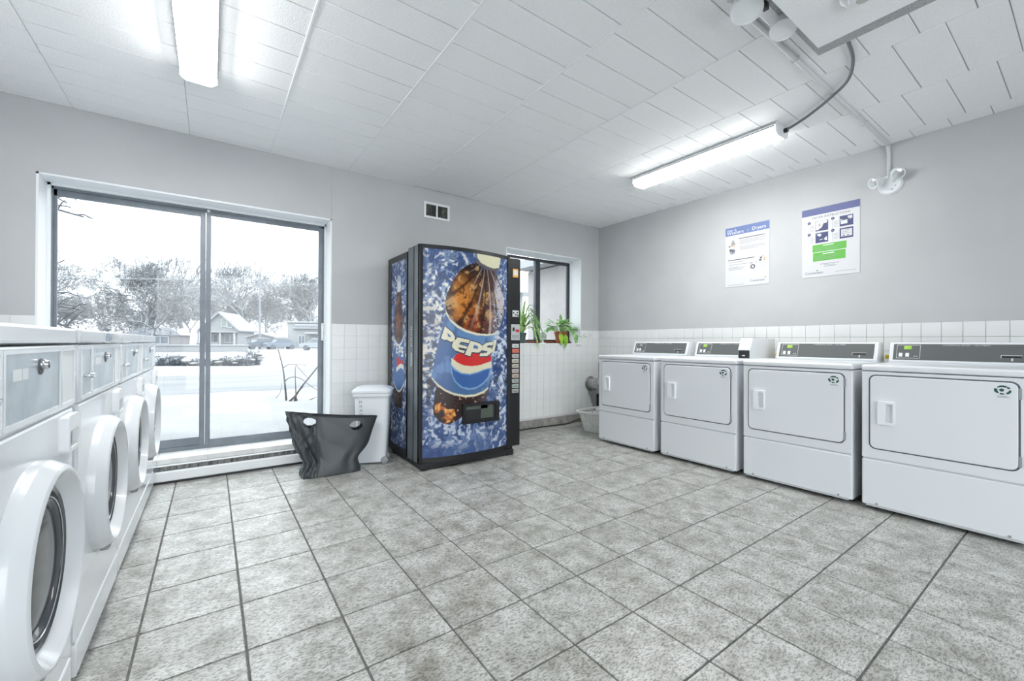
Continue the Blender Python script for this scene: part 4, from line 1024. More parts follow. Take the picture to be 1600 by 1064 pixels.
b = B(); tube(b, smoothpath([(2.36, .70, H-.07), (2.46, .735, H-.04), (2.64, .76, H-.022), (2.86, .80, H-.014), (3.02, .87, H-.030), (3.13, .985, H-.037), (3.27, 1.15, H-.030), (3.33, 1.27, H-.035), (3.345, 1.336, H-.042)], 8), .0085, 10); obj('sheath', b, mat('armoured_grey', (.17, .185, .19), .5, metal=.3), t)
b = B(); cyl(b, (3.345, 1.336, H-.042), (0, -1, 0), .016, -.004, .025, 14); obj('connector', b, M_BLACK, t)
b = B(); box(b, 2.50, 2.53, .725, .765, H-.05, H-.0, r=.003); obj('clip', b, M_DGREY, t)
t = thing('smoke_detector', 'round white detector under the ceiling bulkhead at the top edge', 'detector', (2.135, .565, 2.475))
b = B(); lathe(b, [(0, 0), (0, .075), (-.012, .075), (-.022, .066), (-.026, .05), (-.036, .044), (-.040, .03), (-.040, 0)], lambda h, c, s: (c, s, h), 36); obj('housing', b, M_PLASTIC, t)
b = B(); lathe(b, [(-.041, 0), (-.041, .022), (-.039, .024)], lambda h, c, s: (c, s, h), 24); obj('sensor_cap', b, mat('detector_grey', (.5, .5, .49), .5), t)

# ------------------------------------------------------------------ duct, pipe and cord by the corner
t = thing('exhaust_duct', 'round galvanised dryer duct entering the tiled corner', 'duct', (4.17, YB, .497))
b = B(); tube(b, smoothpath([(0, -.006, 0), (0, -.05, 0), (.0, -.16, 0), (.03, -.28, -.02), (.06, -.42, -.03), (.06, -.85, -.03)], 5), .075, 28); obj('pipe', b, M_GALV, t)
b = B(); lathe(b, [(0, .07), (0, .098), (.006, .098), (.010, .078)], axis_fn((0, -.007, 0), (0, -1, 0)), 28); obj('collar', b, M_GALV, t)
b = B(); tube(b, [(0, -.11, 0), (0, -.115, 0), (0, -.125, 0), (0, -.13, 0)], [.0765, .079, .079, .0765], 28, cap=False); obj('clamp', b, M_CHROME, t)
t = thing('gas_pipe', 'black vertical gas pipe in the corner beside the duct', 'pipe', (4.275, YB-.05, 0))
b = B(); tube(b, [(0, 0, 0), (0, 0, .33)], .014, 12); obj('riser', b, M_BLACK, t); b = B(); cyl(b, (0, 0, .33), (0, 0, 1), .02, -.03, .02, 12); obj('cap', b, M_BLACK, t)
t = thing('extension_cord', 'black power cord lying along the foot of the back wall', 'cord', (0, 0, 0))
b = B(); tube(b, smoothpath([(2.34, 3.99, .008), (2.7, 4.005, .008), (3.2, 4.012, .008), (3.5, 4.0, .008), (3.72, 3.985, .010), (3.85, 3.99, .03), (4.0, 4.0, .05), (4.2, 4.0, .06)], 6), .0065, 8); obj('sheath', b, M_BLACK, t)

# ------------------------------------------------------------------ plants on the small sill
M_LEAF = noisy(mat('pothos_leaf', (.10, .28, .05), .4), (.11, .31, .06), (.42, .62, .30), 25)
M_LEAF2 = noisy(mat('bright_leaf', (.22, .48, .04), .35), (.14, .40, .02), (.42, .62, .06), 12)
M_SPID = noisy(mat('spider_leaf', (.2, .42, .08), .4), (.13, .34, .05), (.52, .70, .32), 30)
ZS = W2[2]+.004
def leaf(bm, base, d, up, L, wd, curl=.5, n=7, mi=0):
    base = Vector(base); d = Vector(d).normalized(); up = Vector(up); side = d.cross(up).normalized(); up = side.cross(d).normalized(); rows = []
    for i in range(n+1):
        q = i/n; c = base+d*(L*q*(1-.18*curl*q))-up*(curl*L*.55*q*q)
        wv = wd*math.sin(PI*min(1, q**.62))*.5+.0004
        rows.append([bm.verts.new(c-side*wv+up*wv*.25), bm.verts.new(c), bm.verts.new(c+side*wv+up*wv*.25)])
    for a, c in zip(rows, rows[1:]):
        for k in (0, 1):
            f = bm.faces.new((a[k], a[k+1], c[k+1], c[k])); f.material_index = mi
def ribbon(bm, pts, w0):
    pts = smoothpath(pts, 4); n = len(pts); prev = None
    for i, p in enumerate(pts):
        tn = (pts[min(i+1, n-1)]-pts[max(i-1, 0)]).normalized(); sd = tn.cross(Vector((0, .3, 1))).normalized() if abs(tn.z) < .95 else Vector((1, 0, 0))
        wv = w0*(.55+.45*math.sin(PI*min(1, i/n+.25)))*(1-(i/n)**4)
        row = [bm.verts.new(p-sd*wv/2), bm.verts.new(p-Vector((0, 0, wv*.18))), bm.verts.new(p+sd*wv/2)]
        if prev:
            for k in (0, 1): bm.faces.new((prev[k], prev[k+1], row[k+1], row[k]))
        prev = row
def pot(bm, r0, r1, h, z=0):
    lathe(bm, [(z, 0), (z, r0), (z+h*.80, r1*.96), (z+h*.80, r1*1.04), (z+h, r1*1.06), (z+h, r1*.94), (z+h*.86, r1*.92), (z+h*.86, 0)], lambda q, c, s: (c, s, q), 28)
t = thing('spider_plant', 'spider plant with arching green leaves in a dark pot beside the vending machine', 'plant', (3.085, 4.13, ZS))
b = B(); pot(b, .042, .058, .13); obj('pot', b, mat('dark_green_pot', (.05, .09, .08), .35), t)
rr = random.Random(5)
tips = [(.16, -.08, .24, .40), (.10, -.16, .06, .36), (.27, -.06, .20, .38), (.20, -.16, .0, .32), (.20, -.03, .33, .46), (.26, -.01, .27, .42), (.30, -.05, .12, .34), (.24, -.10, -.02, .30), (.17, -.14, -.10, .27), (.12, -.12, .40, .50), (.33, .0, .02, .22), (.28, -.12, .06, .30), (.05, -.05, .50, .52), (-.1, -.04, .42, .45), (-.2, -.03, .2, .34), (.14, -.15, -.04, .22), (.22, .02, .36, .44)]
for (x, y, z, pk) in tips:
    b = B(); ribbon(b, [(0.01*x, 0, .11), (x*.25, y*.25, .11+(pk-.11)*.6), (x*.62, y*.62, max(pk-.03, z+.03)), (x, y, z)], .038); obj('leaf', b, M_SPID, t, smooth=60)
t = thing('pothos_plant', 'leafy trailing plant in a terracotta pot on the small window sill', 'plant', (3.73, 4.135, ZS))
b = B(); pot(b, .062, .085, .155); obj('pot', b, mat('terracotta', (.33, .085, .03), .6), t)
rr = random.Random(11)
for k in range(46):
    a = rr.uniform(0, 2*PI); q = rr.uniform(.02, .19); z = .16+rr.uniform(0, .15)*(1-q*2.2)
    x, y = q*math.cos(a)*1.1, q*math.sin(a)*.45
    b = B(); leaf(b, (x, y, z), (math.cos(a)+rr.uniform(-.4, .4), math.sin(a)*.6-.25, rr.uniform(-.1, .6)), (0, -.3, 1), rr.uniform(.09, .145), rr.uniform(.058, .082), rr.uniform(.3, 1.0)); lf = obj('leaf', b, M_LEAF, t, smooth=60)
    bm = B(); tube(bm, [(x*.15, y*.15, .13), (x*.6, y*.6, z*.98), (x, y, z)], .0018, 4); obj('stem', bm, M_LEAF, lf)
for (base, d, L, wv, m_) in (((-.105, -.10, .13), (.05, -.25, -1), .17, .085, M_LEAF2), ((-.02, -.11, .12), (-.12, -.2, -1), .19, .075, M_LEAF2), ((.165, -.08, .13), (.15, -.2, -1), .165, .085, M_LEAF), ((.12, -.09, .17), (.1, -.3, -.8), .12, .07, M_LEAF), ((-.15, -.05, .19), (-.9, -.1, -.2), .14, .05, M_LEAF), ((-.02, -.02, .27), (-.25, -.2, .9), .13, .06, M_LEAF), ((.0, .0, .25), (.5, -.2, .3), .14, .07, M_LEAF)):
    b = B(); leaf(b, base, d, (0, -1, .2), L, wv, .15); lf = obj('leaf', b, m_, t, smooth=60)
    bm = B(); tube(bm, [(base[0]*.2, base[1]*.2, .14), (base[0]*.7, base[1]*.7, max(base[2], .18)+.01), base], .002, 4); obj('stem', bm, M_LEAF, lf)
b = B(); tube(b, smoothpath([(.12, -.06, .16), (.22, -.10, .10), (.27, -.13, .085), (.31, -.17, .088)], 4), .003, 6); leaf(b, (.31, -.17, .088), (1, -.3, .1), (0, 0, 1), .06, .02); obj('runner', b, M_LEAF, t)
t = thing('round_ornament', 'small round pale green disc on a white stand between the two plants', 'ornament', (3.395, 4.10, ZS))
b = B(); lathe(b, [(-.006, 0), (-.006, .046), (-.003, .05), (.003, .05), (.006, .046), (.006, 0)], axis_fn((0, 0, .085), (-.35, -1, .12)), 32); dd = obj('disc', b, noisy(mat('pale_green_plastic', (.36, .43, .38), .3), (.20, .26, .22), (.38, .45, .40), 40), t)
b = B(); lathe(b, [(.007, .032), (.010, .030), (.007, .026)], axis_fn((0, 0, .085), (-.35, -1, .12)), 28); obj('disc_ring', b, M_PLASTIC, dd)
b = B(); lathe(b, [(0, 0), (0, .040), (.006, .038), (.010, .012), (.034, .008), (.036, 0)], lambda h, c, s: (c, s, h), 24); obj('stand', b, M_PLASTIC, t)

# ================================================================== OUTDOORS
def snow_on(name, col, snow=(.35, .36, .37), lo=.15, hi=.55, rough=.8):
    """surface whose upward faces carry snow"""
    m = mat(name, col, rough, spec=.2)
    g = nd(m, 'ShaderNodeNewGeometry'); sp = nd(m, 'ShaderNodeSeparateXYZ'); lk(m, g.outputs['Normal'], sp.inputs[0])
    r = nd(m, 'ShaderNodeValToRGB'); r.color_ramp.elements[0].position = lo; r.color_ramp.elements[1].position = hi
    r.color_ramp.elements[0].color = (*col[:3], 1); r.color_ramp.elements[1].color = (*snow, 1)
    lk(m, sp.outputs[2], r.inputs[0]); lk(m, r.outputs[0], P(m).inputs['Base Color']); return m
M_SNOW = noisy(mat('snow', (0.348, 0.360, 0.371), .9, spec=.1), (.262, .268, .275), (.315, .320, .325), 1.2, coords='World', bump=.4, bscale=3, bdist=.1)
M_ROAD = noisy(mat('slushy_road', (0.348, 0.365, 0.383), .8, spec=.2), (.165, .172, .18), (.215, .221, .228), .7, coords='World', stretch=(.25, 1.6, 1), detail=6)
M_BARK = snow_on('frosted_bark', (.285, .30, .315), (.35, .356, .362)); M_BARKD = snow_on('dark_frosted_bark', (.165, .176, .19), (.35, .356, .362), .2, .5); M_BARKP = snow_on('hazed_frosted_bark', (.315, .325, .333), (.35, .356, .362))  # frosted tones; the paleness also puts distance haze into the colour
# ground: bank by the window, road, verge
gx = np.concatenate([np.linspace(-140, -12, 20), np.linspace(-11, 14, 90), np.linspace(15, 160, 22)]); gy = np.concatenate([np.linspace(YB+WD, 12, 60), np.linspace(12.3, 50, 70), np.linspace(52, 260, 30)])
GX, GY = np.meshgrid(gx, gy)
def gz(X, Y):
    z = .155-.20*sstep(Y, 8.2, 10.0)+.03*np.sin(X*1.3+.4*Y)*sstep(Y, 4.6, 6)*(1-sstep(Y, 9, 10))
    z = z+.16*np.exp(-((Y-9.1+.08*X)/.45)**2)*(.5+.5*np.sin(X*.9+1))*.6
    z = z+.10*sstep(Y, 17.5, 20)*sstep(-X+3.2, 0, 1.5)+.05*(fbm(X*.15+40, Y*.15+40, 3, 3, 300, 3)-.5)*sstep(Y, 10, 12)
    return z+.02*np.sin(X*5.1)*np.cos(Y*4.3)*(Y < 10)
GZ = gz(GX, GY); V = np.stack([GX, GY, GZ], -1).reshape(-1, 3); n_ = len(gx); ii = np.arange(len(V)).reshape(len(gy), n_)
F = np.stack([ii[:-1, :-1], ii[:-1, 1:], ii[1:, 1:], ii[1:, :-1]], -1).reshape(-1, 4)
struct(obj_pd('snowy_ground', V.tolist(), F.tolist(), M_SNOW, smooth=180), 'snow covered ground outside the windows')
rx = np.linspace(-60, 70, 90); ry = np.linspace(0, 1, 14); RX, RQ = np.meshgrid(rx, ry); RY = 10.0+.06*np.sin(RX)+RQ*(7.2+.25*np.sin(RX*.7)+5*sstep(RX, 1.5, 5))
V = np.stack([RX, RY, gz(RX, RY)+.035-.06*(np.abs(RQ-.5) > .49)], -1).reshape(-1, 3); n_ = len(rx); ii = np.arange(len(V)).reshape(len(ry), n_)
F = np.stack([ii[:-1, :-1], ii[:-1, 1:], ii[1:, 1:], ii[1:, :-1]], -1).reshape(-1, 4)
struct(obj_pd('street', V.tolist(), F.tolist(), M_ROAD, smooth=180), 'slushy snow covered street')
GB = -.05
def seg(V, F, a, b_, ra, rb, n=3):
    d = b_-a; L = math.sqrt(d[0]**2+d[1]**2+d[2]**2)
    if L < 1e-6: return
    d = d/L; up = np.array((0, 0, 1.0)) if abs(d[2]) < .9 else np.array((1.0, 0, 0))
    s = np.cross(d, up); s /= np.linalg.norm(s); u_ = np.cross(s, d); k0 = len(V)
    for c, r in ((a, ra), (b_, rb)):
        for k in range(n):
            t_ = 2*PI*k/n; V.append(tuple(c+s*(r*math.cos(t_))+u_*(r*math.sin(t_))))
    for k in range(n):
        j = (k+1) % n; F.append((k0+k, k0+j, k0+n+j, k0+n+k))
def norm3(a):
    l = math.sqrt(a[0]*a[0]+a[1]*a[1]+a[2]*a[2]); return (a[0]/l, a[1]/l, a[2]/l)
def basis(d):
    if abs(d[2]) < .9: s = norm3((d[1], -d[0], 0.0))
    else: s = norm3((0.0, d[2], -d[1]))
    return s, (s[1]*d[2]-s[2]*d[1], s[2]*d[0]-s[0]*d[2], s[0]*d[1]-s[1]*d[0])
def sticks(name, A, m, parent, n, k):
    """all limbs of one part from rows (x0 y0 z0 x1 y1 z1 r0 r1)"""
    A = np.array(A); a = A[:, :3]*k; b_ = A[:, 3:6]*k; d = b_-a; d /= np.linalg.norm(d, axis=1, keepdims=True)
    up = np.where(np.abs(d[:, 2:3]) < .9, np.array([[0, 0, 1.0]]), np.array([[1.0, 0, 0]])); s = np.cross(d, up); s /= np.linalg.norm(s, axis=1, keepdims=True); u_ = np.cross(s, d)
    th = 2*PI*np.arange(n)/n; off = s[:, None, :]*np.cos(th)[None, :, None]+u_[:, None, :]*np.sin(th)[None, :, None]
    V = np.concatenate([a[:, None, :]+off*A[:, 6, None, None], b_[:, None, :]+off*A[:, 7, None, None]], 1).reshape(-1, 3)
    base = (np.arange(len(A))*2*n)[:, None]; q = np.arange(n)[None, :]; q2 = (np.arange(n)+1)[None, :] % n
    F = np.stack([base+q, base+q2, base+n+q2, base+n+q], -1).reshape(-1, 4)
    me = bpy.data.meshes.new(name); me.vertices.add(len(V)); me.vertices.foreach_set('co', V.ravel().astype(np.float32)); me.loops.add(F.size); me.loops.foreach_set('vertex_index', F.ravel().astype(np.int32)); me.polygons.add(len(F)); me.polygons.foreach_set('loop_start', (np.arange(len(F))*4).astype(np.int32)); me.update(calc_edges=True)
    me.materials.append(m); me.shade_smooth(); return link(bpy.data.objects.new(name, me), parent)
def tree(name, label, x, y, h, spread, seed, m, trunk=.28, levels=6, kids=3, r0=None, tw=.02, gravity=.0, lean=(0, 0), group='bare trees beyond the street'):
    r = random.Random(seed); A, TA = [], []; g = r.gauss; r0 = r0 or h*.022
    def grow(p, d, L, rad, lv):
        n = 2 if lv > 1 else 1; q = p; out = TA if lv == levels else A
        for i in range(n):
            d = norm3((d[0]+g(0, .13), d[1]+g(0, .13), d[2]+g(0, .07)+.03-gravity*(levels-lv)*.05)); l = L/n
            q2 = (q[0]+d[0]*l, q[1]+d[1]*l, q[2]+d[2]*l)
            out.append((*q, *q2, max(rad*(1-.3*i/n), tw), max(rad*(1-.3*(i+1)/n), tw))); q = q2
            if 0 < lv < levels and i < n-1 and r.random() < .75: side(q, d, L, rad, lv)
        if lv <= 0: return
        for k in range(kids if lv < levels else kids+1): side(q, d, L, rad, lv)
    def side(q, d, L, rad, lv):
        ph = r.uniform(0, 2*PI); sp = r.uniform(.35, .85)*spread; s, u_ = basis(d); c, si = math.cos(sp), math.sin(sp); a1, a2 = math.cos(ph)*si, math.sin(ph)*si
        grow(q, (d[0]*c+s[0]*a1+u_[0]*a2, d[1]*c+s[1]*a1+u_[1]*a2, d[2]*c+s[2]*a1+u_[2]*a2), L*r.uniform(.62, .86), rad*.58, lv-1)
    grow((0.0, 0.0, 0.0), norm3((lean[0], lean[1], 1.0)), h*trunk, r0, levels)
    k = h/max(a[5] for a in A)
    t = thing(name, label, 'tree', (x, y, GB), group=group)
    sticks('trunk', TA, m, t, 8, k); sticks('branches', A, m, t, 3, k)
    return t
tree('bare_tree', 'broad dense frosted tree left of the window mullion', -9.8, 99, 18.0, 1.0, 3, M_BARK, trunk=.20, levels=7, kids=3, tw=.026)
tree('bare_tree', 'darker snow-laden spreading tree before the broad frosted tree', -5.4, 60, 8.4, 1.35, 8, M_BARKD, trunk=.20, levels=6, kids=3, tw=.020, gravity=.25)
tree('bare_tree', 'tall slender bare tree just left of the window mullion', -4.2, 107, 20.5, .75, 12, M_BARKP, trunk=.34, levels=5, kids=2, tw=.035)
tree('bare_tree', 'tall frosted tree right beside the gabled house', 4.6, 92.9, 17.0, .95, 21, M_BARK, trunk=.24, levels=6, kids=3, tw=.026)
tree('bare_tree', 'frosted tree standing behind the low garage', 9.9, 97.3, 14.0, .95, 25, M_BARKP, trunk=.22, levels=6, kids=3, tw=.026)
tree('bare_tree', 'upright frosted tree behind the white flat-roofed house', 14.6, 99.8, 18.0, .72, 31, M_BARK, trunk=.26, levels=6, kids=3, tw=.026)
tree('bare_tree', 'frosted tree at the right edge of the large window', 18.4, 96, 15.5, .85, 36, M_BARKP, trunk=.24, levels=6, kids=3, tw=.026)
tree('bare_tree', 'open bare tree at the left edge of the large window', -19.0, 88, 15.0, 1.1, 44, M_BARK, trunk=.26, levels=5, kids=3, tw=.035)
tree('bare_tree', 'low pale frosted tree between the left trees', -18.5, 124, 12.5, 1.15, 50, M_BARKP, trunk=.20, levels=6, kids=3, tw=.034)
tree('bare_tree', 'pale frosted tree rising behind the gabled house', -1.0, 118, 16.0, 1.0, 57, M_BARKP, trunk=.22, levels=6, kids=3, tw=.034)
tree('bare_tree', 'pale frosted tree far behind the utility pole', 8.0, 124, 17.0, 1.0, 63, M_BARKP, trunk=.22, levels=6, kids=3, tw=.034)
tree('bare_tree', 'low pale frosted tree far left behind the washers', -27.0, 122, 11.0, 1.1, 66, M_BARKP, trunk=.20, levels=6, kids=3, tw=.034)
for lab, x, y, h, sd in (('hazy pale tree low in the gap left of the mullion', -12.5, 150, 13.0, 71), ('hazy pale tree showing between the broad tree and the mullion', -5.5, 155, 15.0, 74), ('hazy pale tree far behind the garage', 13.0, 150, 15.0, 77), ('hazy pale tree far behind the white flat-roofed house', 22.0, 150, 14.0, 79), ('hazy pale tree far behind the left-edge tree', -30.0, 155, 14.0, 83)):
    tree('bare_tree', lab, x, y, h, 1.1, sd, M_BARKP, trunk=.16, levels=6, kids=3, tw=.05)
# a nearer tree just out of the left of the window whose limbs hang into view
M_LIMB = mat('dark_limb_bark', (.085, .09, .10), .8)
def limb_tree():
    t = thing('limb_tree', 'long arching bare limbs reaching in from the left of the large window', 'tree', (-4.9, 12.6, GB), group=None)
    b = B(); tube(b, smoothpath([(0, 0, 0), (.05, 0, 1.2), (0, .05, 2.6), (-.1, 0, 4.2)], 5), [.16]*5+[.14]*5+[.11]*6, 10); obj('trunk', b, M_BARKD, t)
    r = random.Random(4)
    for (p, tip, sag) in (((0, .05, 2.6), (2.75, -1.2, 3.85), .3), ((0, .05, 2.9), (2.9, -1.3, 3.45), .5), ((-.05, 0, 3.4), (2.6, -1.1, 4.0), .3),
                          ((0, 0, .9), (2.45, -.3, 2.05), .5), ((0, 0, 1.0), (2.6, .1, 1.75), .45), ((0, 0, .8), (2.75, .2, 1.2), .65), ((.02, 0, 1.3), (2.2, .3, 2.6), .2)):
        b = B(); p, tip = Vector(p), Vector(tip); mid = (p+tip)/2+Vector((0, 0, sag)); path = smoothpath([p, p.lerp(mid, .55)+Vector((0, 0, sag*.2)), mid, mid.lerp(tip, .55)+Vector((0, 0, sag*.15)), tip], 5); n = len(path)
        tube(b, path, [.05*(1-i/n)+.012 for i in range(n)], 5)
        for k in range(9):
            q = path[int(n*(.35+.07*k))]; d = Vector((r.uniform(.2, .6), r.uniform(-.3, .3), r.uniform(-.25, .45))); e = q+d*r.uniform(.4, .9)
            tube(b, [q, q.lerp(e, .5)+Vector((0, 0, .04)), e], [.016, .013, .009], 4); e2 = q.lerp(e, .5)+Vector((r.uniform(.1, .3), 0, r.uniform(-.1, .25))); tube(b, [q.lerp(e, .5)+Vector((0, 0, .04)), e2], [.006, .003], 4)
        obj('limb', b, M_LIMB, t)
limb_tree()
# sapling poking out of the snow bank
t = thing('sapling', 'leafless twiggy sapling in the snow close outside the window', 'sapling', (.96, 7.43, .10)); M_TWIG = mat('twig_bark', (0.078, 0.075, 0.075), .8)
for nm, pts, r_ in (('stem', [(0, 0, .02), (-.02, .01, .28), (-.05, .02, .54), (-.11, .06, .82)], .016), ('stem', [(-.02, -.02, -.04), (.09, -.1, .07), (.22, -.17, .28), (.40, -.28, .55), (.5, -.3, .72)], .018), ('stem', [(.13, -.08, .0), (.12, -.08, .2), (.11, -.08, .46), (.12, -.08, .58)], .009),
                    ('twig', [(-.04, .02, .53), (.02, -.02, .58), (.11, -.07, .585), (.26, -.15, .57)], .007), ('twig', [(-.02, .01, .32), (.05, -.03, .38), (.17, -.1, .37), (.32, -.2, .24), (.42, -.26, .17)], .008), ('twig', [(.12, -.08, .57), (.2, -.14, .47), (.3, -.2, .33)], .005), ('twig', [(.1, -.08, .03), (.16, -.12, .16), (.22, -.16, .24)], .006), ('twig', [(.28, -.2, .02), (.36, -.25, .06), (.45, -.3, .1)], .006), ('twig', [(-.14, .05, .06), (-.08, .03, .15), (-.06, .03, .3)], .004)):
    b = B(); p = smoothpath(pts, 4); n = len(p); tube(b, p, [r_*(1-.65*i/n) for i in range(n)], 6); obj(nm, b, M_TWIG, t)
b = B(); bmesh.ops.create_icosphere(b, subdivisions=2, radius=.028, matrix=Matrix.Translation((.12, -.08, .03))); obj('bud_clump', b, M_TWIG, t)
# snowy shrubs along the verge
M_SHRUB = snow_on('snowy_shrub', (0.108, 0.126, 0.150), (0.348, 0.360, 0.372), .25, .6)
labs = ['long low blue-grey snowy shrub nearest the washers', 'snow capped shrub left of the mullion', 'rounded snow laden shrub beside the mullion', 'snow laden shrub right of the mullion', 'small snowy shrub before the gabled house', 'twiggy snowy shrub at the right end of the row']
for k, (x, y, rx_, hh) in enumerate(((-1.35, 21.4, .75, .55), (-.55, 21.0, .55, .42), (-.05, 20.4, .5, .40), (.62, 20.2, .55, .52), (1.05, 20.0, .42, .50), (1.42, 20.4, .40, .75))):
    t = thing('shrub', labs[k], 'shrub', (x, y, .03), group='snowy shrubs along the verge'); r = random.Random(80+k); V, F = [], []
    for q in range(220):
        a = r.uniform(0, 2*PI); e = r.uniform(.1, 1.35); L = r.uniform(.5, 1.0); tip = np.array((rx_*L*math.cos(a)*math.cos(e*.8), .35*L*math.sin(a)*math.cos(e*.8), hh*L*math.sin(e))); base = np.array((tip[0]*.55, tip[1]*.3, 0.0)); mid = base*.4+tip*.6+np.array((r.gauss(0, .04), r.gauss(0, .04), .04))
        seg(V, F, base, mid, .012, .010); seg(V, F, mid, tip, .010, .006)
    obj_pd('twigs', V, F, M_SHRUB, t)
    for q in range(9):
        b = B(); a = r.uniform(0, 2*PI); e = r.uniform(.3, 1.2); c = (rx_*.75*math.cos(a)*math.cos(e*.7), .28*math.sin(a), hh*.82*math.sin(e)); bmesh.ops.create_icosphere(b, subdivisions=2, radius=1, matrix=Matrix.Translation(c) @ Matrix.Diagonal((r.uniform(.08, .16), r.uniform(.08, .14), r.uniform(.035, .06), 1))); obj('snow_clump', b, M_SNOW, t)
# low wall and houses
M_PLASTER = mat('pale_house_siding', (0.276, 0.288, 0.297), .8); M_PINK = mat('pale_pinkish_siding', (0.270, 0.264, 0.267), .8); M_WG = mat('dim_window_pane', (0.162, 0.186, 0.210), .15); M_WGG = mat('greenish_window_pane', (0.216, 0.264, 0.240), .15); M_SHADE = mat('blue_grey_siding', (0.216, 0.240, 0.270), .8); M_ROOF = snow_on('snowy_roof', (0.270, 0.288, 0.312), (0.360, 0.372, 0.384), .2, .5)
b = B(); box(b, -5.5, 2.75, -.12, .12, 0, .62); box(b, -5.6, 2.85, -.2, .2, .62, .76, r=.05); lw = obj('low_wall', b, [M_PLASTER], loc=(0, 46.5, GB)); tag(lw, 'low pale garden wall topped with snow beyond the shrubs', 'wall')
M_HWHITE = mat('white_house_trim', (.40, .415, .425), .6)
def hwin(parent, x0, x1, z0, z1, m=None, mull=1, y=-.06):
    b = B(); ringprism(b, [(x0-.12, z0-.12), (x1+.12, z0-.12), (x1+.12, z1+.12), (x0-.12, z1+.12)], [(x0, z0), (x1, z0), (x1, z1), (x0, z1)], lambda a, c, d: (a, y-d, c), 0, .08)
    for k in range(mull): xx = x0+(x1-x0)*(k+1)/(mull+1); box(b, xx-.05, xx+.05, y-.08, y, z0, z1)
    f = obj('window', b, M_HWHITE, parent, smooth=0); b = B(); box(b, x0, x1, y-.03, y, z0, z1); obj('pane', b, m or M_WG, f, smooth=0)
t = thing('gabled_house', 'pale gabled house with two upper windows across the street', 'house', (1.1, 85.2, GB), math.radians(-24))
b = B(); box(b, -2.7, 2.7, 0, 7, 0, 3.0); prism(b, [(-2.7, 3.0), (2.7, 3.0), (0, 5.6)], lambda a, c, d: (a, d, c), 0, 7); obj('walls', b, M_PLASTER, t, smooth=0)
b = B()
for s in (-1, 1): prism(b, [(s*3.1, 2.62), (0, 5.62), (0, 5.95), (s*3.2, 2.85)], lambda a, c, d: (a, d, c), -.5, 7.4)
obj('roof', b, M_ROOF, t, smooth=0); hwin(t, .35, 1.0, 3.5, 4.7, M_WGG, 0); hwin(t, 1.3, 1.9, 3.5, 4.7, M_WGG, 0) if False else hwin(t, 1.25, 1.85, 3.4, 4.3, M_WGG, 0)
hwin(t, .9, 2.3, .9, 2.1, None, 1); hwin(t, -1.6, -.2, .9, 2.1, None, 1)
b = B(); box(b, -2.9, 2.9, -1.2, 0, 2.45, 2.65, r=.05); pr_ = obj('porch_roof', b, M_ROOF, t)
for x in (-2.7, -.9, .5, 2.6):
    b = B(); box(b, x-.1, x+.1, -1.1, -.9, 0, 2.45); obj('porch_post', b, M_HWHITE, t, smooth=0)
b = B(); box(b, -2.9, .3, -1.15, -1.05, .1, .8); obj('porch_rail', b, M_PLASTER, t, smooth=0)
t = thing('flat_roofed_house', 'white flat-roofed house behind the right window panel', 'house', (9.6, 73.4, GB), math.radians(-28))
b = B(); box(b, 0, 9, 0, 6, 0, 3.9); obj('walls', b, mat('white_house_wall', (0.312, 0.321, 0.327), .8), t, smooth=0)
b = B(); box(b, -.15, 9.2, -.2, 6.2, 3.9, 4.15, r=.06); box(b, .9, 9.2, -.5, .0, 3.0, 3.25, r=.05); box(b, 1.0, 9.2, -.35, 0, 3.25, 3.75, r=.15); box(b, 2.9, 9.2, -1.5, 0, 2.15, 2.45, r=.1); obj('roof', b, M_ROOF, t, smooth=0)
hwin(t, 1.7, 2.5, .7, 1.9, None, 1); hwin(t, 3.7, 4.4, .3, 1.9, M_WG, 1); hwin(t, 5.2, 6.2, .7, 1.9, None, 1)
for zz in (2.3, .6):
    b = B(); box(b, -.04, 0, 1.0, 1.35, zz, zz+.9); obj('side_window', b, M_WG, t, smooth=0)
t = thing('garage', 'low garage with a shallow gable roof right of the mullion', 'garage', (4.2, 73.0, GB), math.radians(-32))
b = B(); box(b, 0, 4.2, 0, 2.6, 0, 1.55); prism(b, [(0, 1.55), (4.2, 1.55), (2.0, 2.15)], lambda a, c, d: (a, d, c), 0, 2.6); obj('walls', b, M_PINK, t, smooth=0)
b = B(); prism(b, [(-.3, 1.5), (2.0, 2.12), (2.0, 2.3), (-.35, 1.65)], lambda a, c, d: (a, d, c), -.3, 2.8); prism(b, [(4.5, 1.5), (2.0, 2.12), (2.0, 2.3), (4.55, 1.65)], lambda a, c, d: (a, d, c), -.3, 2.8); obj('roof', b, M_ROOF, t, smooth=0)
b = B(); box(b, .7, 2.0, -.05, 0, 0, 1.3); obj('garage_door', b, M_HWHITE, t, smooth=0); b = B(); box(b, 0, .55, -.06, 0, 0, 1.4); obj('side_door', b, M_SHADE, t, smooth=0)
t = thing('low_house', 'low pinkish house with a row of windows just right of the washers', 'house', (-7.6, 81.0, GB), math.radians(-20))
b = B(); box(b, -2, 4.0, 0, 3.2, 0, 1.95); obj('walls', b, M_PINK, t, smooth=0); b = B(); prism(b, [(-2.4, 1.9), (4.4, 1.9), (3.0, 3.0), (-1.0, 3.0)], lambda a, c, d: (a, d, c), -.4, 3.6); obj('roof', b, M_ROOF, t, smooth=0)
hwin(t, -1.3, 2.6, .7, 1.65, M_WHITE if False else None, 3)
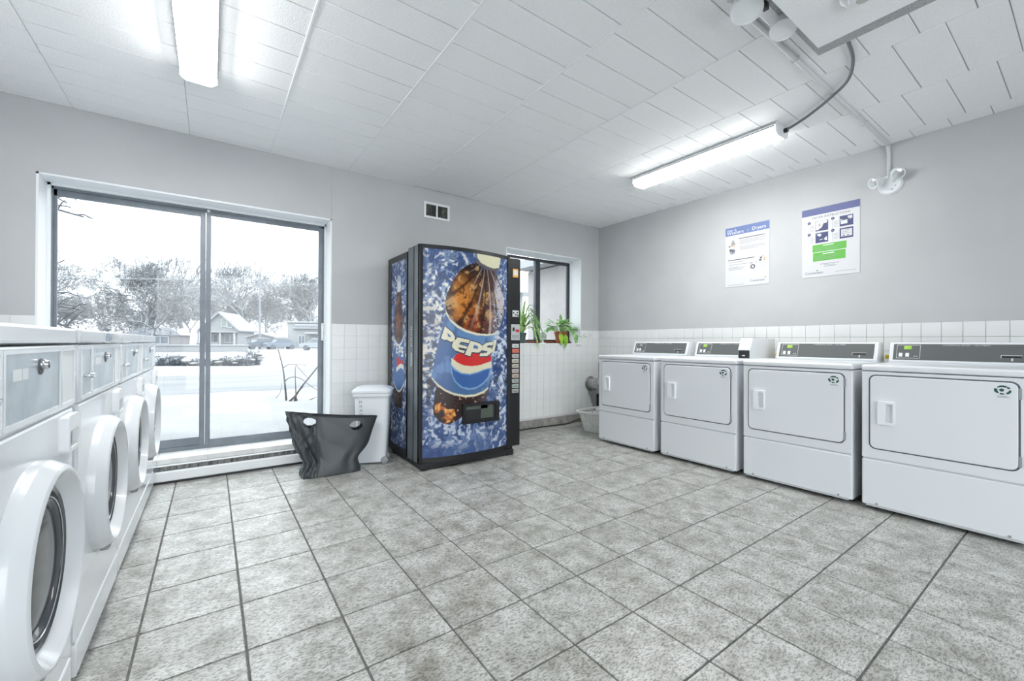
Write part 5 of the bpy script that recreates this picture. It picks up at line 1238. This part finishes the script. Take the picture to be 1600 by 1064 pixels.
# parked cars
def car(label, x, y, rz, m):
    t = thing('parked_car', label, 'car', (x, y, GB), rz, group='parked cars across the street')
    prof = [(-1.9, .35), (-1.95, .75), (-1.7, .9), (-1.0, .95), (-.5, 1.38), (.75, 1.40), (1.35, .98), (1.85, .88), (1.95, .6), (1.9, .35)]
    b = B(); prism(b, prof, lambda a, c, d: (a, d, c), -.78, .78, bevel=.06); obj('body', b, m, t)
    b = B(); prism(b, [(-.85, .98), (-.45, 1.32), (.70, 1.34), (1.15, 1.0)], lambda a, c, d: (a, d, c), -.80, .80); obj('windows', b, M_WG, t, smooth=0)
    b = B(); box(b, -.6, .8, -.7, .7, 1.38, 1.50, r=.05); obj('snow_cover', b, M_SNOW, t)
    for xx in (-1.2, 1.2):
        for s in (-1, 1):
            b = B(); cyl(b, (xx, s*.72, .32), (0, s, 0), .31, -.1, .08, 16); obj('wheel', b, M_DGREY, t)
car('blue-grey car parked between the garage and the white house', 7.6, 64.5, .2, mat('car_blue_grey', (0.180, 0.216, 0.258), .3)); car('pale snow covered car before the white flat-roofed house', 10.6, 56.0, -.3, mat('car_pale', (0.300, 0.330, 0.348), .3)); car('dark car parked beside the garage', 5.6, 66.0, .1, mat('car_dark', (0.132, 0.150, 0.186), .3))
# utility pole with wires
t = thing('utility_pole', 'tall wooden utility pole with thin wires across the street', 'pole', (5.4, 67.3, GB))
M_POLE = mat('weathered_pole', (0.240, 0.258, 0.282), .9); b = B(); tube(b, [(0, 0, 0), (0, 0, 10.2)], [.15, .10], 8); obj('post', b, M_POLE, t); b = B(); box(b, -.9, .9, -.06, .06, 9.3, 9.45); obj('crossarm', b, M_POLE, t)
M_WIRE = mat('wire', (0.372, 0.390, 0.408), .6)
for z0, dx in ((9.45, -.8), (9.45, .8), (8.4, 0)):
    b = B(); tube(b, [(dx-46+2.3*k, 6-.3*k, z0+1.2*((k-10)/10)**2-1.0+.0) for k in range(41)], .018, 4); obj('wire', b, M_WIRE, t)
# the neighbouring wing seen through the small window
M_STUCCO = noisy(mat('pinkish_stucco', (.62, .59, .575), .85), (.40, .383, .374), (.44, .425, .416), 5, coords='World', bump=.2)
b = B(); box(b, 4.62, 4.9, YB+WD, 6.0, -.1, 2.30); struct(obj('wall_wing', b, M_STUCCO, smooth=0), 'pale stucco wall of the neighbouring wing outside the small window')
b = B(); box(b, 4.35, 5.2, YB+WD, 6.05, 2.32, 2.45); struct(obj('wing_soffit', b, M_HWHITE, smooth=0), 'white soffit above the neighbouring wing')
b = B(); box(b, 5.4, 5.7, 7.6, 11.0, -.1, 2.15); struct(obj('wall_wing_far', b, mat('pale_grey_render', (.36, .37, .38), .85), smooth=0), 'pale grey wall farther out beyond the small window')
b = B(); box(b, 5.1, 6.2, 7.4, 11.2, 2.15, 2.4); struct(obj('wing_soffit_far', b, M_WHITE, smooth=0), 'white eave farther out beyond the small window')
